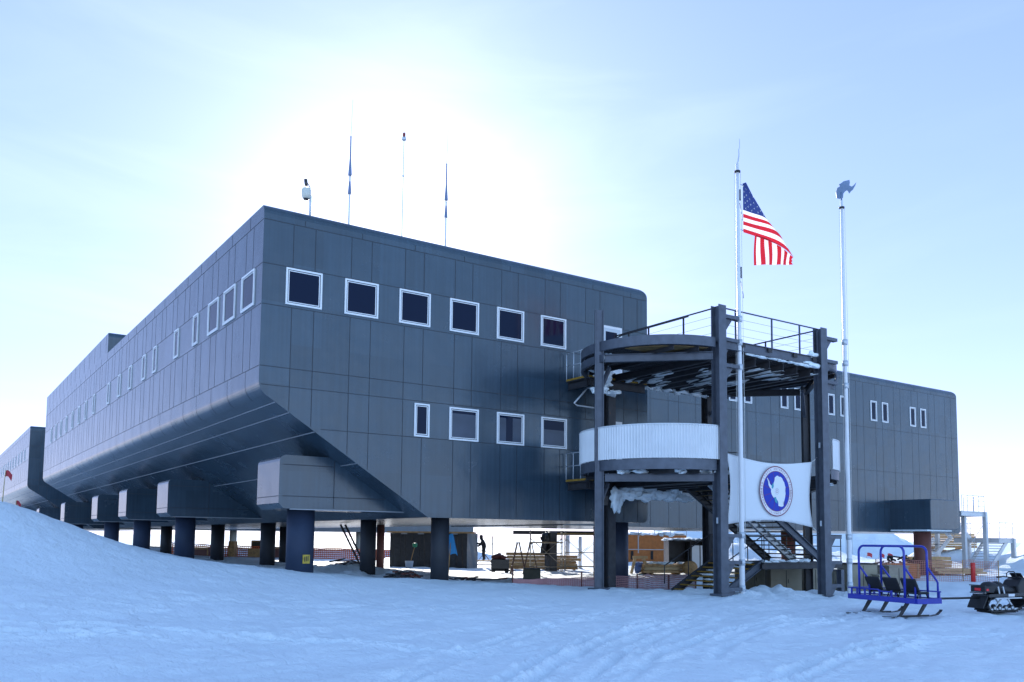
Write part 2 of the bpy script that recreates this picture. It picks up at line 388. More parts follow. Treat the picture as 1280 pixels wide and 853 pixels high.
def chaikin(P, n=3):
    for _ in range(n):
        Q = [P[0]]
        for a, b in zip(P, P[1:]): Q += [(a[0]*.75+b[0]*.25, a[1]*.75+b[1]*.25), (a[0]*.25+b[0]*.75, a[1]*.25+b[1]*.75)]
        P = Q+[P[-1]]
    return P
TRACKS = [chaikin(t) for t in TRACKS]
def path_dist(x, y, P):
    best = np.full_like(x, 9.0)
    for (a, b) in zip(P, P[1:]):
        dx, dy = b[0]-a[0], b[1]-a[1]; l2 = dx*dx+dy*dy+1e-9
        m = (np.abs(x-(a[0]+b[0])/2) < 1+abs(dx)) & (np.abs(y-(a[1]+b[1])/2) < 1+abs(dy))
        if not m.any(): continue
        u = np.clip(((x[m]-a[0])*dx+(y[m]-a[1])*dy)/l2, 0, 1)
        best[m] = np.minimum(best[m], np.hypot(x[m]-a[0]-u*dx, y[m]-a[1]-u*dy))
    return best
def terrain(x, y):
    x = np.asarray(x, float); y = np.asarray(y, float); shp = x.shape; x = x.ravel(); y = y.ravel()
    z = np.zeros_like(x)
    for i in range(0, len(x), 20000):
        s = slice(i, i+20000)
        d2 = (x[s, None]-CP[None, :, 0])**2+(y[s, None]-CP[None, :, 1])**2
        z[s] = (TW[:len(CP)]*(d2*.5*np.log(d2+1e-12))).sum(1)+TW[-3]+TW[-2]*x[s]+TW[-1]*y[s]
    r = np.hypot(x-15, y-10)
    k = np.clip((r-75)/50, 0, 1); k = k*k*(3-2*k)
    far = .2+1.0*vnoise(x/60, y/60, 3)+.8*vnoise(x/25, y/25, 4)
    far = far*np.clip((1500-r)/1200, 0, 1)+1.2*np.clip((r-90)/120, 0, 1)*np.clip((900-r)/400, 0, 1)
    z = np.clip(z, -1.2, 3.6)*(1-k)+far*k
    for (mx, my, h, rad) in MOUNDS:
        d = ((x-mx)**2+(y-my)**2)/rad**2
        rough = 1+.35*vnoise(x/rad*2.2, y/rad*2.2, mx)+.2*vnoise(x/rad*6, y/rad*6, my)
        z += h*np.exp(-d*1.1)*rough
    near = np.clip((160-np.hypot(x-CAM.x, y-CAM.y))/120, 0, 1)
    # wind-carved texture: long low ridges, then lumps and scuffs
    a = x*.94+y*.34; b = -x*.34+y*.94
    z += near*(.055*vnoise(a/2.8, b/1.1, 1)+.056*np.abs(vnoise(a/1.3, b/.5, 2))+.016*vnoise(x/.35, y/.30, 5)+.020*vnoise(x/.16, y/.16, 15)*np.clip(vnoise(x/1.7, y/1.7, 16)*2, 0, 1))
    disturbed = np.clip(1.3-np.hypot((x-17)/8, (y+6)/4.5), 0, 1)
    z += disturbed*(.10*np.abs(vnoise(x/.55, y/.55, 8))+.05*vnoise(x/.25, y/.25, 9))
    work = np.clip((y-1.5)/2, 0, 1)*np.clip((45-y)/5, 0, 1)*np.clip((x-3)/3, 0, 1)
    z += work*.05*vnoise(x/.7, y/.7, 11)
    nearm = np.where((np.hypot(x-CAM.x, y-CAM.y) < 32))[0]
    if len(nearm):
        xx, yy = x[nearm], y[nearm]; add = np.zeros_like(xx)
        wob = .035*vnoise(xx/.9, yy/.9, 31)
        for i, P in enumerate(TRACKS):
            e = path_dist(xx, yy, P)+wob
            k = .5+.5*np.clip(vnoise(xx/2.3, yy/2.3, 40+i)+.5, 0, 1)
            add += k*(-.070*np.exp(-(e/.075)**2)+.042*np.exp(-((e-.17)/.075)**2)*(1+.8*vnoise(xx/.13, yy/.13, 50+i)))
        z[nearm] += add
    return z.reshape(shp)
def gz(x, y): return float(terrain(np.array([x]), np.array([y]))[0])

def build_ground():
    c0 = math.atan2(WV.y, WV.x)
    ang = list(np.arange(-42, 42, .14))+list(np.arange(42, 318, 3.0))
    ang = [c0+R(a) for a in ang]
    rad = [.4]; 
    while rad[-1] < 150: rad.append(rad[-1]+(.055 if 8 < rad[-1] < 22 else max(rad[-1]*.0125, .05)))
    while rad[-1] < 9000: rad.append(rad[-1]*1.07)
    A, Q = np.meshgrid(np.array(ang), np.array(rad))
    X = CAM.x+np.cos(A)*Q; Y = CAM.y+np.sin(A)*Q; Z = terrain(X, Y)
    nr, na = X.shape
    V = np.stack([X.ravel(), Y.ravel(), Z.ravel()], 1)
    V = np.vstack([V, [[CAM.x, CAM.y, 0]]])
    idx = np.arange(nr*na).reshape(nr, na); nx = np.roll(idx, -1, axis=1)
    F = np.stack([idx[:-1].ravel(), nx[:-1].ravel(), nx[1:].ravel(), idx[1:].ravel()], 1)
    me = bpy.data.meshes.new('snow_ground')
    me.from_pydata(V.tolist(), [], F.tolist()+[[nr*na, int(nx[0, j]), int(idx[0, j])] for j in range(na)])
    me.polygons.foreach_set('use_smooth', [True]*len(me.polygons))
    me.materials.append(M_SNOW)
    o = bpy.data.objects.new('snow_ground', me); COL.objects.link(o); tag(o, kind='structure')
build_ground()

# ---------------------------------------------------------------- station blocks
def arc(cx, cz, r, a0, a1, n):
    return [(cx+r*math.cos(R(a0+(a1-a0)*i/n)), cz+r*math.sin(R(a0+(a1-a0)*i/n))) for i in range(n+1)]
def hull_profile(W, zt, slope=True, x0=0, zb=2.5):
    P = []
    if slope:
        # left wall down, bullnose, sloping soffit, flat soffit
        P += arc(x0+.10, zt-.10, .10, 90, 180, 3)
        P += arc(x0+.55, 6.41+.549*.55, .55, 180, 180+57.6, 8)
        P += [(x0+6.16, zb)]
    else:
        P += [(x0, zt), (x0, zb)]
    P += arc(x0+W-.25, zb+.25, .25, 270, 360, 4)
    P += arc(x0+W-.42, zt-.42, .42, 0, 90, 6)
    return P
def ext_hull(mb, P, y0, y1, rf=.34, rb=.1, mi=0, mtop=None):
    zt = max(p[1] for p in P); bm = mb.bm
    rings = []
    def ring(y, zc): rings.append([bm.verts.new((p[0], y, min(p[1], zc))) for p in P])
    n = 6
    for i in range(n+1):
        t = R(90)*i/n; ring(y0+rf*(1-math.cos(t)), zt-rf+rf*math.sin(t))
    ring(y1-.02, zt)
    ring(y1, zt-.02)
    f = bm.faces.new(rings[0]); f.material_index = mi
    f = bm.faces.new(list(reversed(rings[-1]))); f.material_index = mi
    m = len(P)
    for A, B in zip(rings, rings[1:]):
        for k in range(m):
            q = (A[k], B[k], B[(k+1) % m], A[(k+1) % m])
            if all((v.co-q[0].co).length < 1e-6 for v in q): continue
            try:
                f = bm.faces.new(q); f.material_index = mi
                if (f.verts[0].co-f.verts[1].co).length < 0: pass
            except ValueError: pass
    bmesh.ops.remove_doubles(bm, verts=[v for r in rings[:n+1] for v in r], dist=1e-5)
SW = .024; SP = .004
def slope_z(x): return 2.5+(6.16-x)*.635 if x < 6.16 else 2.5
def seams_front(mb, x0, x1, y, zt, slope, wins, zb=2.5, ph=1.0, tall=False):
    """narrow joints of the sheet cladding on a wall facing -Y"""
    z1, z2, z3, z4, z5 = zt-.54, 10.52, 9.19, 7.19, 5.30
    def hline(z, a, b): mb.box(a, b, y-SP, y+.01, z-SW/2, z+SW/2, 1)
    for z in ((z1, 9.1, 6.35, 4.3) if tall else (z1, z2, z3, z4, 6.59, z5)):
        a = x0+.02
        if slope and z < 6.6: a = max(a, (6.75-z)/.635+.02-.2)
        hline(z, a, x1-.03)
    k = 0
    while True:
        for off in (0, .755):
            x = x0+ph+2.04*k+off
            if x > x1-.3: return
            lo = max(zb+.02, slope_z(x-x0)+.03 if slope else zb+.02)
            for (a, b) in (((lo, 4.3), (4.3, 6.35), (6.35, 9.1), (9.1, z1)) if tall else ((z2, z1), (z4, z3), (6.59, z4), (lo, z5), (z5, 6.59))):
                if (a, b) == (z5, 6.59) and not tall and not (x-x0 < 5.2 and slope): continue
                if b > lo: mb.box(x-SW/2, x+SW/2, y-SP, y+.01, max(a, lo)+SW/2, b-SW/2, 1)
        xp = x0+ph+.378+2.04*k
        if xp < x1-.2: mb.box(xp-SW/2, xp+SW/2, y-SP, y+.01, z1+SW/2, zt-.34, 1)
        k += 1
def seams_left(mb, P, y0, y1, zt):
    x = P[4][0] if False else 0
    z1, z2, z3, z4 = zt-.54, 10.52, 9.19, 7.19
    for z in (z1, z2, z3, z4): mb.box(x-SP, x+.01, y0+.02, y1-.02, z-SW/2, z+SW/2, 1)
    # joints that run round the bullnose, and the light battens along the soffit
    pr = [(x, z4)]+arc(.55, 6.41+.549*.55, .55, 180, 237.6, 8)
    k = 0
    while True:
        yy = y0+1.0+2.04*k
        if yy > y1-.2: break
        for off in (0, .755):
            y = yy+off
            if y > y1-.1: continue
            for (a, b) in ((z2, z1), (z4, z3)):
                mb.box(x-SP, x+.01, y-SW/2, y+SW/2, a+SW/2, b-SW/2, 1)
        y = yy+.40
        if y < y1-.1:
            mb.box(x-SP, x+.01, y-SW/2, y+SW/2, z1+SW/2, zt-.12, 1)
            for (p, q) in zip(pr, pr[1:]):
                dx, dz = q[0]-p[0], q[1]-p[1]; l = math.hypot(dx, dz); nx, nz = dz/l*SP*1.5, -dx/l*SP*1.5
                mb.face([(p[0]+nx, y-SW/2, p[1]+nz), (q[0]+nx, y-SW/2, q[1]+nz), (q[0]+nx, y+SW/2, q[1]+nz), (p[0]+nx, y+SW/2, p[1]+nz)], 1)
        k += 1
    for sx in (.55, 1.02, 1.9, 3.4):
        z = 2.5+(6.16-sx)*.6345; d = Vector((5.68, 0, -3.6)).normalized(); nn = Vector((-d.z, 0, d.x))
        nn = Vector((d.z, 0, -d.x))
        mb.obox(Vector((sx, (y0+y1)/2, z))+nn*.006, d, Vector((0, 1, 0)), nn, .014, (y1-y0)/2-.03, .008, 2)

WIN = {}
def window_meshes(w, h, ax):
    key = (round(w, 3), round(h, 3), ax)
    if key in WIN: return WIN[key]
    a = MB(); g = MB()
    def bx(mb, u0, u1, v0, v1, d0, d1, mi):
        if ax == 'f': mb.box(u0, u1, -d1, -d0, v0, v1, mi)
        else: mb.box(-d1, -d0, u0, u1, v0, v1, mi)
    t = .058 if w > .8 else .055
    def ringf(o, th, d0, d1, mi):
        U, V = w/2-o, h/2-o
        bx(a, -U, U, V-th, V, d0, d1, mi); bx(a, -U, U, -V, -V+th, d0, d1, mi)
        bx(a, -U, -U+th, -V+th, V-th, d0, d1, mi); bx(a, U-th, U, -V+th, V-th, d0, d1, mi)
    ringf(0, t, -.02, .045, 0)
    ringf(t+.002, .022, -.02, .012, 1)
    if w > .5: ringf(t+.026, .026, -.02, .030, 0)
    i = t+.02 if w <= .5 else t+.05
    bx(g, -w/2+i, w/2-i, -h/2+i, h/2-i, -.01, .008, 0)
    def mk(mb, nm, ms):
        bmesh.ops.recalc_face_normals(mb.bm, faces=mb.bm.faces[:])
        me = bpy.data.meshes.new(nm); mb.bm.to_mesh(me); mb.bm.free()
        for m in ms: me.materials.append(m)
        return me
    WIN[key] = (mk(a, 'window', [M_FRAME, M_GASK]), mk(g, 'glass', [M_GLASS]))
    return WIN[key]
def window(parent, c, w, h, ax):
    fm, gm = window_meshes(w, h, ax)
    o = bpy.data.objects.new('window', fm); COL.objects.link(o); o.parent = parent; o.location = c
    g = bpy.data.objects.new('glass', gm); COL.objects.link(g); g.parent = o
    return o
M_PANEPANEL = mat('blue_grey_panel', (.045, .062, .095), .35, var=.2, varscale=1.5)
def pane_panel(win, x0, x1, z0, z1):  # flat blue-grey panel covering part of the pane
    mb = MB(); mb.box(x0, x1, -.014, -.0095, z0, z1); return mb.build('pane_panel', M_PANEPANEL, win)
def column(parent, x, y, r, z1, m, name='column', z0=None, n=28):
    mb = MB(); b = (gz(x, y)-.5) if z0 is None else z0
    mb.lathe((x, y, 0), [(r, b), (r, z1)], n)
    return mb.build(name, m, parent)

blk = thing('station_block', 'nearest long dark grey metal block on columns with square white-framed windows on its end wall', 'building', (0, 0, 0))
mb = MB()
P = hull_profile(16.6, 12.5); ext_hull(mb, P, 0, 28.0)
seams_front(mb, 0, 16.6, 0, 12.5, True, None); seams_left(mb, P, 0, 57.3, 12.5)
mb.build('wall_cladding', [M_CLAD, M_SEAM, M_LSEAM], blk)
mb = MB(); P2 = hull_profile(16.6, 13.7)
ext_hull(mb, P2, 28.0, 57.3, rf=.3)
k = 0
while 28+.6+2.04*k < 57.2:
    y = 28.6+2.04*k; mb.box(-SP, .01, y-SW/2, y+SW/2, 12.55, 13.58, 1); k += 1
mb.build('raised_section', [M_CLAD, M_SEAM], blk)
for i in range(6): window(blk, (1.392+2.043*i, 0, 9.885), 1.235, 1.215, 'f')
window(blk, (5.83, 0, 5.915), .60, 1.18, 'f')
lw = [window(blk, (7.563+2.047*i, 0, 5.905), 1.235, 1.19, 'f') for i in range(3)]
pane_panel(lw[0], -.50, .50, -.48, .38)
pane_panel(lw[1], -.50, -.20, -.48, .40); pane_panel(lw[1], .10, .50, -.48, .42)
pane_panel(lw[2], -.50, .50, -.48, .12)
for y in (1.39, 3.48, 5.51): window(blk, (0, y, 9.885), 1.34, 1.22, 'l')
for y in (8.0, 11.08, 15.15, 17.5, 20.8, 23.75, 27.0, 32.0, 35.15, 38.1, 41.1, 44.1, 47.1, 49.95, 52.75): window(blk, (0, y, 9.885), .72, 1.22, 'l')
# pale doors on to the stair tower
for (z0, z1) in ((8.1, 10.56), (4.1, 6.62)):
    mb = MB(); mb.box(13.95, 15.15, -.05, .02, z0, z1, 0); mb.box(14.06, 15.04, -.065, -.05, z0+.1, z1-.10, 1)
    d = mb.build('door', [M_FRAME, M_GALV], blk, bevel=.006)
    mb = MB(); mb.box(14.25, 14.85, -.075, -.064, z1-.95, z1-.25, 0); mb.build('pane', M_GLASS, d)
    mb = MB(); mb.tube([(14.16, -.065, z0+1.0), (14.16, -.12, z0+1.0), (14.30, -.12, z0+1.0)], .015, 6); mb.build('handle', M_GALV, d)
# boxes under the slope that carry the outer columns
def outrigger(y, x0=1.22, wid=2.25):
    mb = MB(); r = .22; z0, z1 = 2.72, 4.52
    pts = arc(x0+r, z1-r, r, 180, 90, 4)
    poly = [(x0, z0+.18), *pts, (3.05, z1), (5.9, z0), (x0+.18, z0)]
    # section seen from the end wall, pushed along Y
    mb.prism([(p[0], y, p[1]) for p in poly], (0, wid, 0))
    for z in (z1-.32, z0+.42): mb.box(x0+.12, 3.15 if z > 4 else 5.3, y-SP, y+.01, z-.014, z+.014, 1)
    mb.box(3.15, 3.18, y-SP, y+.01, z0+.05, z1-.1, 1)
    mb.box(x0-SP, x0+.01, y+.05, y+wid-.05, z0+.40, z0+.43, 1)
    mb.box(x0+.4, 6.1, y-.06, y+.05, z0-.035, z0-.002, 2)
    return mb.build('outrigger_box', [M_CLAD, M_SEAM, M_LSEAM], blk)
for y in (1.32, 17.0, 27.1, 36.9, 52.7): outrigger(y)
for y in (17.0, 27.1, 36.9, 52.7): column(blk, 2.35, y+1.05, .475, 2.75, M_COLUMN)
bc = column(blk, 2.32, 2.15, .475, 2.75, M_COLUMN)
mb = MB(); an = R(-84); nn = Vector((math.cos(an), math.sin(an), 0)); tt = Vector((-nn.y, nn.x, 0)); pc = Vector((2.32, 2.15, 1.02))+nn*.487; UZ = Vector((0, 0, 1))
mb.obox(pc, tt, nn, UZ, .13, .012, .15, 0)
for i in range(3): mb.obox(pc+nn*.014+tt*(-.06+.06*i)+UZ*.01*i, tt, nn, UZ, .016, .003, .085, 1)
mb.build('warning_plate', [M_SIGNY, M_GASK], bc)
for (x, y, r, m) in ((7.0, .62, .33, M_COLDARK), (6.95, 6.6, .33, M_COLDARK), (15.55, .72, .46, mat('navy_column', (.020, .027, .048), .5, var=.1)), (7.0, 19.4, .40, M_COLDARK), (7.3, 30.0, .42, M_COLDARK), (7.3, 44, .42, M_COLDARK),
                     (13.0, 18.0, .22, M_RUSTC), (13.4, 52.0, .45, M_RUSTC), (13.2, 34.0, .42, M_COLDARK)):
    column(blk, x, y, r, 2.6, m)

far = thing('station_block', 'far dark grey metal block at the left edge, half hidden by the snow drift', 'building', (0, 70.2, 0))
mb = MB(); ext_hull(mb, hull_profile(16.6, 12.5), 0, 55)
seams_front(mb, 0, 16.6, 0, 12.5, True, None); seams_left(mb, P, 0, 55, 12.5)
mb.build('wall_cladding', [M_CLAD, M_SEAM, M_LSEAM], far)
mb = MB(); mb.box(5, 13, -13.2, .05, 3.0, 8.5); mb.build('link_corridor', M_CLAD, far)
for i in range(12): window(far, (0, 4.0+3.3*i, 9.885), .72, 1.22, 'l')
for y in (1.5, 14, 28, 42):
    mb = MB(); poly = [(1.3, 2.9), *arc(1.5, 4.3, .2, 180, 90, 4), (3.05, 4.5), (5.9, 2.72), (1.45, 2.72)]
    mb.prism([(p[0], y, p[1]) for p in poly], (0, 2.25, 0)); mb.build('outrigger_box', M_CLAD, far)
    mb = MB(); mb.lathe((2.35, y+1.1, 0), [(.475, -1), (.475, 2.75)], 20); mb.build('column', M_COLUMN, far)

def rect_profile(x0, x1, zt, zb): 
    return [(x0, zt), (x0, zb)]+arc(x1-.3, zb+.3, .3, 270, 360, 4)+arc(x1-.42, zt-.42, .42, 0, 90, 6)
wing = thing('station_wing', 'set-back grey metal wing to the right behind the stair tower with narrow paired windows', 'building', (16.62, 5.85, 0))
mb = MB(); ext_hull(mb, rect_profile(0, 35.0, 12.5, 2.45), 0, 10.5)
seams_front(mb, 0, 34.9, 0, 12.5, False, None, 2.45, ph=.8, tall=True)
mb.build('wall_cladding', [M_CLAD, M_SEAM], wing)
for a in range(7):
    for b in (0, 1.24):
        x = 41.69-4.4*a+4.4+b-16.62
        if x < 1: continue
        window(wing, (x, 0, 10.2), .66, 1.30, 'f')
mb = MB(); r = .25
x0, x1, y0, y1, z0, z1 = 26.6, 29.75, -2.75, 0.05, 2.62, 4.52
sec = [(x0, z0+.05), (x0+.05, z0)]+arc(x1-r, z0+r, r, 270, 360, 4)+arc(x1-r, z1-r, r, 0, 90, 4)+[(x0+.1, z1), (x0, z1-.1)]
mb.prism([(p[0], y0, p[1]) for p in sec], (0, y1-y0, 0)); mb.build('outrigger_box', M_CLAD, wing, bevel=.05)
mb = MB(); mb.box(x0-.25, x1-.6, y0+.1, y1-.2, z0-.10, z0-.01, 0); mb.build('snow_ledge', M_CLUMP, wing, bevel=.03)
mb = MB(); mb.lathe((28.2, -1.2, 0), [(.52, -1.2), (.52, 2.6)], 28); mb.build('column', M_RUSTC, wing)
for (x, y) in ((4.6, 2.6), (14.5, 4.0), (24, 6)):
    mb = MB(); mb.lathe((x, y, 0), [(.45, -1.2), (.45, 2.5)], 28); mb.build('column', M_RUSTC, wing)
wing2 = thing('station_wing', 'distant grey metal wing whose underside edge shows below the long block, across the yard', 'building', (16.62, 72.2, 0))
mb = MB(); ext_hull(mb, rect_profile(0, 36.0, 12.5, 2.5), 0, 11)
seams_front(mb, 0, 36, 0, 12.5, False, None, 2.5)
mb.build('wall_cladding', [M_CLAD, M_SEAM], wing2)
for i in range(6): window(wing2, (3+5*i, 0, 9.9), .66, 1.30, 'f')
for (x, y) in ((4.5, 1), (11, 1), (20, 1), (30, 1)):
    mb = MB(); mb.lathe((x, y, 0), [(.4, -1.2), (.4, 2.55)], 20); mb.build('column', M_TANC, wing2)

# ---------------------------------------------------------------- round-ended steel stair tower
TC = Vector((16.3, -3.95, 0)); HX, HY, RL = 2.75, 2.85, 2.9
tw = thing('stair_tower', 'dark steel stair tower with two round-ended decks and a pale corrugated parapet', 'tower', TC)
def part(mb, name, m, parent=tw, bevel=0): return mb.build(name, m, parent, bevel)
posts = {'a': (-5.65, 0), 'b': (-HX, -HY), 'c': (HX, -HY), 'd': (5.65, .05), 'e': (HX, HY), 'f': (-HX, HY)}
for k_, (x, y) in posts.items():
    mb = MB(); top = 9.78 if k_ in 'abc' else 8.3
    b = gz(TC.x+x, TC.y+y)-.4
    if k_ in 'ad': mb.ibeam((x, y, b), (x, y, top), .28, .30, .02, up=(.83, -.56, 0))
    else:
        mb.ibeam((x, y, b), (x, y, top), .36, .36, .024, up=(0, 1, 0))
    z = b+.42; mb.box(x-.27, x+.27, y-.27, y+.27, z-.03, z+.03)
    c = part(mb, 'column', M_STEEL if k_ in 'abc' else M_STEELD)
    if k_ in 'bc':
        mb = MB(); mb.box(x-.185, x-.181, y-.06, y+.02, 5.25, 5.45); mb.box(x-.185, x-.181, y-.06, y+.02, 2.35, 2.55); part(mb, 'tie_plate', M_GALV, c)
def rim_pts(a0, a1, side, r=RL, n=44):
    cx = -HX if side < 0 else HX
    return [(cx+r*math.cos(R(a0+(a1-a0)*i/n)), r*math.sin(R(a0+(a1-a0)*i/n))) for i in range(n+1)]
def strip(mb, pts, z0, z1, t=.02, fl=.10, mi=0):
    """channel bent along pts: upright web with inward flanges"""
    bm = mb.bm
    for (za, zb, off0, off1) in ((z0, z1, 0, t), (z0, z0+t, t, fl), (z1-t, z1, t, fl)):
        rows = []
        for i, p in enumerate(pts):
            a = Vector(pts[max(i-1, 0)]); b = Vector(pts[min(i+1, len(pts)-1)]); d = (b-a).normalized(); nrm = Vector((-d.y, d.x))
            cx = -HX if p[0] < 0 else HX
            if nrm.dot(Vector((cx-p[0], -p[1]))) < 0: nrm = -nrm
            q0 = Vector(p)+nrm*off0; q1 = Vector(p)+nrm*off1
            rows.append([bm.verts.new((q0.x, q0.y, za)), bm.verts.new((q1.x, q1.y, za)), bm.verts.new((q1.x, q1.y, zb)), bm.verts.new((q0.x, q0.y, zb))])
        for A, B in zip(rows, rows[1:]):
            for k in range(4):
                f = bm.faces.new((A[k], B[k], B[(k+1) % 4], A[(k+1) % 4])); f.material_index = mi; f.smooth = False
        for q in (rows[0], rows[-1]): f = bm.faces.new(q); f.material_index = mi
def deck(zr0, zr1, zc0, zc1, upper):
    # bent rims on the two round ends
    mb = MB(); strip(mb, rim_pts(90, 266, -1), zr0, zr1); part(mb, 'deck_rim', M_STEEL)
    mb = MB(); strip(mb, rim_pts(-80, 90, 1), zr0, zr1); part(mb, 'deck_rim', M_STEEL)
    if upper:
        mb = MB(); strip(mb, rim_pts(100, 184, -1), zc0, zc1); part(mb, 'deck_rim', M_STEEL)
    # chord beams from the end posts, edge beams along the sides
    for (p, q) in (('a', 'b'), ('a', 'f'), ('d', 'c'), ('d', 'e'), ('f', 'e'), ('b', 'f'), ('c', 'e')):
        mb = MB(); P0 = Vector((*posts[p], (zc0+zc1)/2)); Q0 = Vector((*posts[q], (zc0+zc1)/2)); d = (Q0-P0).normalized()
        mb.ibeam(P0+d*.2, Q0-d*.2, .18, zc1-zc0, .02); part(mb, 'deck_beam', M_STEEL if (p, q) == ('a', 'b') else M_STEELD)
    if upper:
        mb = MB(); mb.ibeam((-HX+.2, -HY, (zr0+zr1)/2), (HX-.2, -HY, (zr0+zr1)/2), .16, zr1-zr0, .02)
        for x in (-1.6, -.2, 1.2, 2.3):
            mb.box(x-.10, x+.10, -HY-.085, -HY-.06, zr0+.16, zr0+.30, 1)
        part(mb, 'edge_beam', [M_STEEL, M_BLACK])
    # joists under the grating
    mb = MB()
    n = 7 if upper else 6
    for i in range(n):
        x = -HX+.45+(2*HX-.9)*i/(n-1); ys = -HY+.12 if upper else (-1.9 if x < -.7 else .35); mb.ibeam((x, ys, zc1-.1), (x, HY-.12, zc1-.1), .16, .30, .018)
    for x in (-HX-.8, -HX-1.6, HX+.8, HX+1.6):
        l = math.sqrt(max(RL**2-(abs(x)-HX)**2, 0))-.1; mb.ibeam((x, -l, zc1+.05), (x, l, zc1+.05), .10, .16, .012)
    part(mb, 'joists', M_STEELD)
    # open grating: bearing bars both ways
    mb = MB(); zt = zr1-.10
    def half(x):
        if abs(x) <= HX: return HY-.09
        return math.sqrt(max((RL-.1)**2-(abs(x)-HX)**2, 0))
    x = -HX-RL+.15
    while x < HX+RL-.1:
        l = half(x)
        if l > .1:
            if upper or x < -HX: mb.box(x-.016, x+.016, -l, l, zt-.04, zt)
            elif x < -.6: mb.box(x-.016, x+.016, max(-l, -1.95), l, zt-.04, zt)
            else: mb.box(x-.016, x+.016, .35, l, zt-.04, zt)
        x += .10
    y = -HY+.1
    while y < HY:
        ex = HX+math.sqrt(max((RL-.1)**2-y*y, 0)); 
        if upper: mb.box(-ex, ex, y-.012, y+.012, zt-.045, zt-.005)
        else:
            mb.box(-ex, -.6 if y > -1.95 else -HX, y-.012, y+.012, zt-.045, zt-.005)
            if y > .35: mb.box(-.6, ex, y-.012, y+.012, zt-.045, zt-.005)
        y += .28
    part(mb, 'grating', M_STEELD)
deck(8.32, 8.65, 7.92, 8.19, True)
deck(4.13, 4.48, 3.77, 4.03, False)
# rust-stained plates under the upper landing
mb = MB(); mb.prism([(p[0]*.98, p[1]*.96, 8.30) for p in rim_pts(200, 262, -1, 2.8, 10)]+[(-HX, -.9, 8.30)], (0, 0, .02)); part(mb, 'landing_plate', mat('rusty_plate', (.20, .13, .05), .7, var=.4, varscale=3))
# raking braces under the decks
mb = MB(); mb.beam((-5.55, .1, 6.9), (-4.8, .45, 7.9), .12, .12); mb.beam((-5.5, .1, 3.0), (-4.9, .4, 3.75), .10, .10); part(mb, 'knee_brace', M_STEEL)
mb = MB(); mb.beam((HX, HY-1.2, 7.9), (HX, HY, 7.0), .14, .14); mb.beam((5.5, 0, 7.0), (4.6, -.6, 7.9), .12, .12); part(mb, 'knee_brace', M_STEEL)
# rails of the upper deck
def rail(pts, zb, zt, posts_at, name='railing', cables=3, r=.028, m=M_STEELD, pr=.024):
    mb = MB(); mb.tube([(p[0], p[1], zt) for p in pts], r, 8)
    for p in posts_at: mb.box(p[0]-pr, p[0]+pr, p[1]-pr, p[1]+pr, zb, zt)
    for i in range(cables):
        z = zb+(zt-zb)*(i+1)/(cables+1); mb.tube([(p[0], p[1], z) for p in pts], .005, 4, cap=False)
    return part(mb, name, m)
rail([(-HX, -HY+.1), (-HX, HY-.35)], 8.6, 9.74, [(-HX, -1.2), (-HX, .6), (-HX, 1.7)])
mb = MB(); mb.tube([(-HX-.12, -HY+1.3, 9.66), (-HX-.12, HY-.9, 9.66), (-HX-.12, HY-.55, 9.60), (-HX-.12, HY-.42, 9.40)], .028, 8); part(mb, 'handrail', M_STEELD)
rail([(-HX+.1, -HY), (HX-.1, -HY)], 8.6, 9.74, [(-1.9, -HY), (0, -HY), (1.55, -HY), (2.6, -HY)], m=M_STEEL)
rail([(HX, -HY+.1), (HX, HY-.2)], 8.6, 9.74, [(HX, -.3), (HX, 1.5)])
mb = MB(); mb.tube([(HX, .4, 9.3), (HX, .9, 9.22), (HX, 1.3, 8.9)], .03, 6); mb.lathe((HX-1, 1.2, 8.55), [(.18, 0), (.18, .22)], 14); part(mb, 'vent_stub', M_STEEL)
# rolled rim end beside post c
mb = MB(); cx, cz = HX+.62, 8.02
mb.tube([(cx+.27*RV.x*math.cos(2*PI*i/20), -HY+.05+.27*RV.y*math.cos(2*PI*i/20), cz+.27*math.sin(2*PI*i/20)) for i in range(20)], .055, 8, closed=True)
mb.obox((cx, -HY+.12, cz-.34), Vector((1, 0, 0)), Vector((0, 1, 0)), Vector((0, 0, 1)), .40, .02, .10); mb.beam((cx-.42, -HY+.1, cz+.2), (cx-.22, -HY+.06, cz+.1), .06, .10)
part(mb, 'rolled_end', M_STEEL)
# pale corrugated parapet round the middle deck
def corr(pts_r, a0, a1, side, z0, z1, pitch=.105, amp=.018):
    cx = -HX if side < 0 else HX; L_ = abs(R(a1-a0))*pts_r; n = int(L_/pitch*6)
    mb = MB(); bm = mb.bm; prev = None
    for i in range(n+1):
        a = R(a0+(a1-a0)*i/n); ph = (i % 6)
        rr = pts_r+amp*(1 if ph in (1, 2) else (-1 if ph in (4, 5) else 0))
        v = [bm.verts.new((cx+q*math.cos(a), q*math.sin(a), z)) for q in (rr, rr-.004) for z in (z0, z1)]
        if prev:
            for (p, q) in ((0, 1), (1, 3), (3, 2), (2, 0)): bm.faces.new((prev[p], v[p], v[q], prev[q]))
        prev = v
    mb.tube([(cx+pts_r*math.cos(R(a0+(a1-a0)*i/40)), pts_r*math.sin(R(a0+(a1-a0)*i/40)), z1+.01) for i in range(41)], .028, 6)
    return part(mb, 'corrugated_parapet', M_CORR)
corr(RL+.03, 118, 268, -1, 4.50, 5.62); corr(RL+.03, -78, -28, 1, 4.50, 5.62)
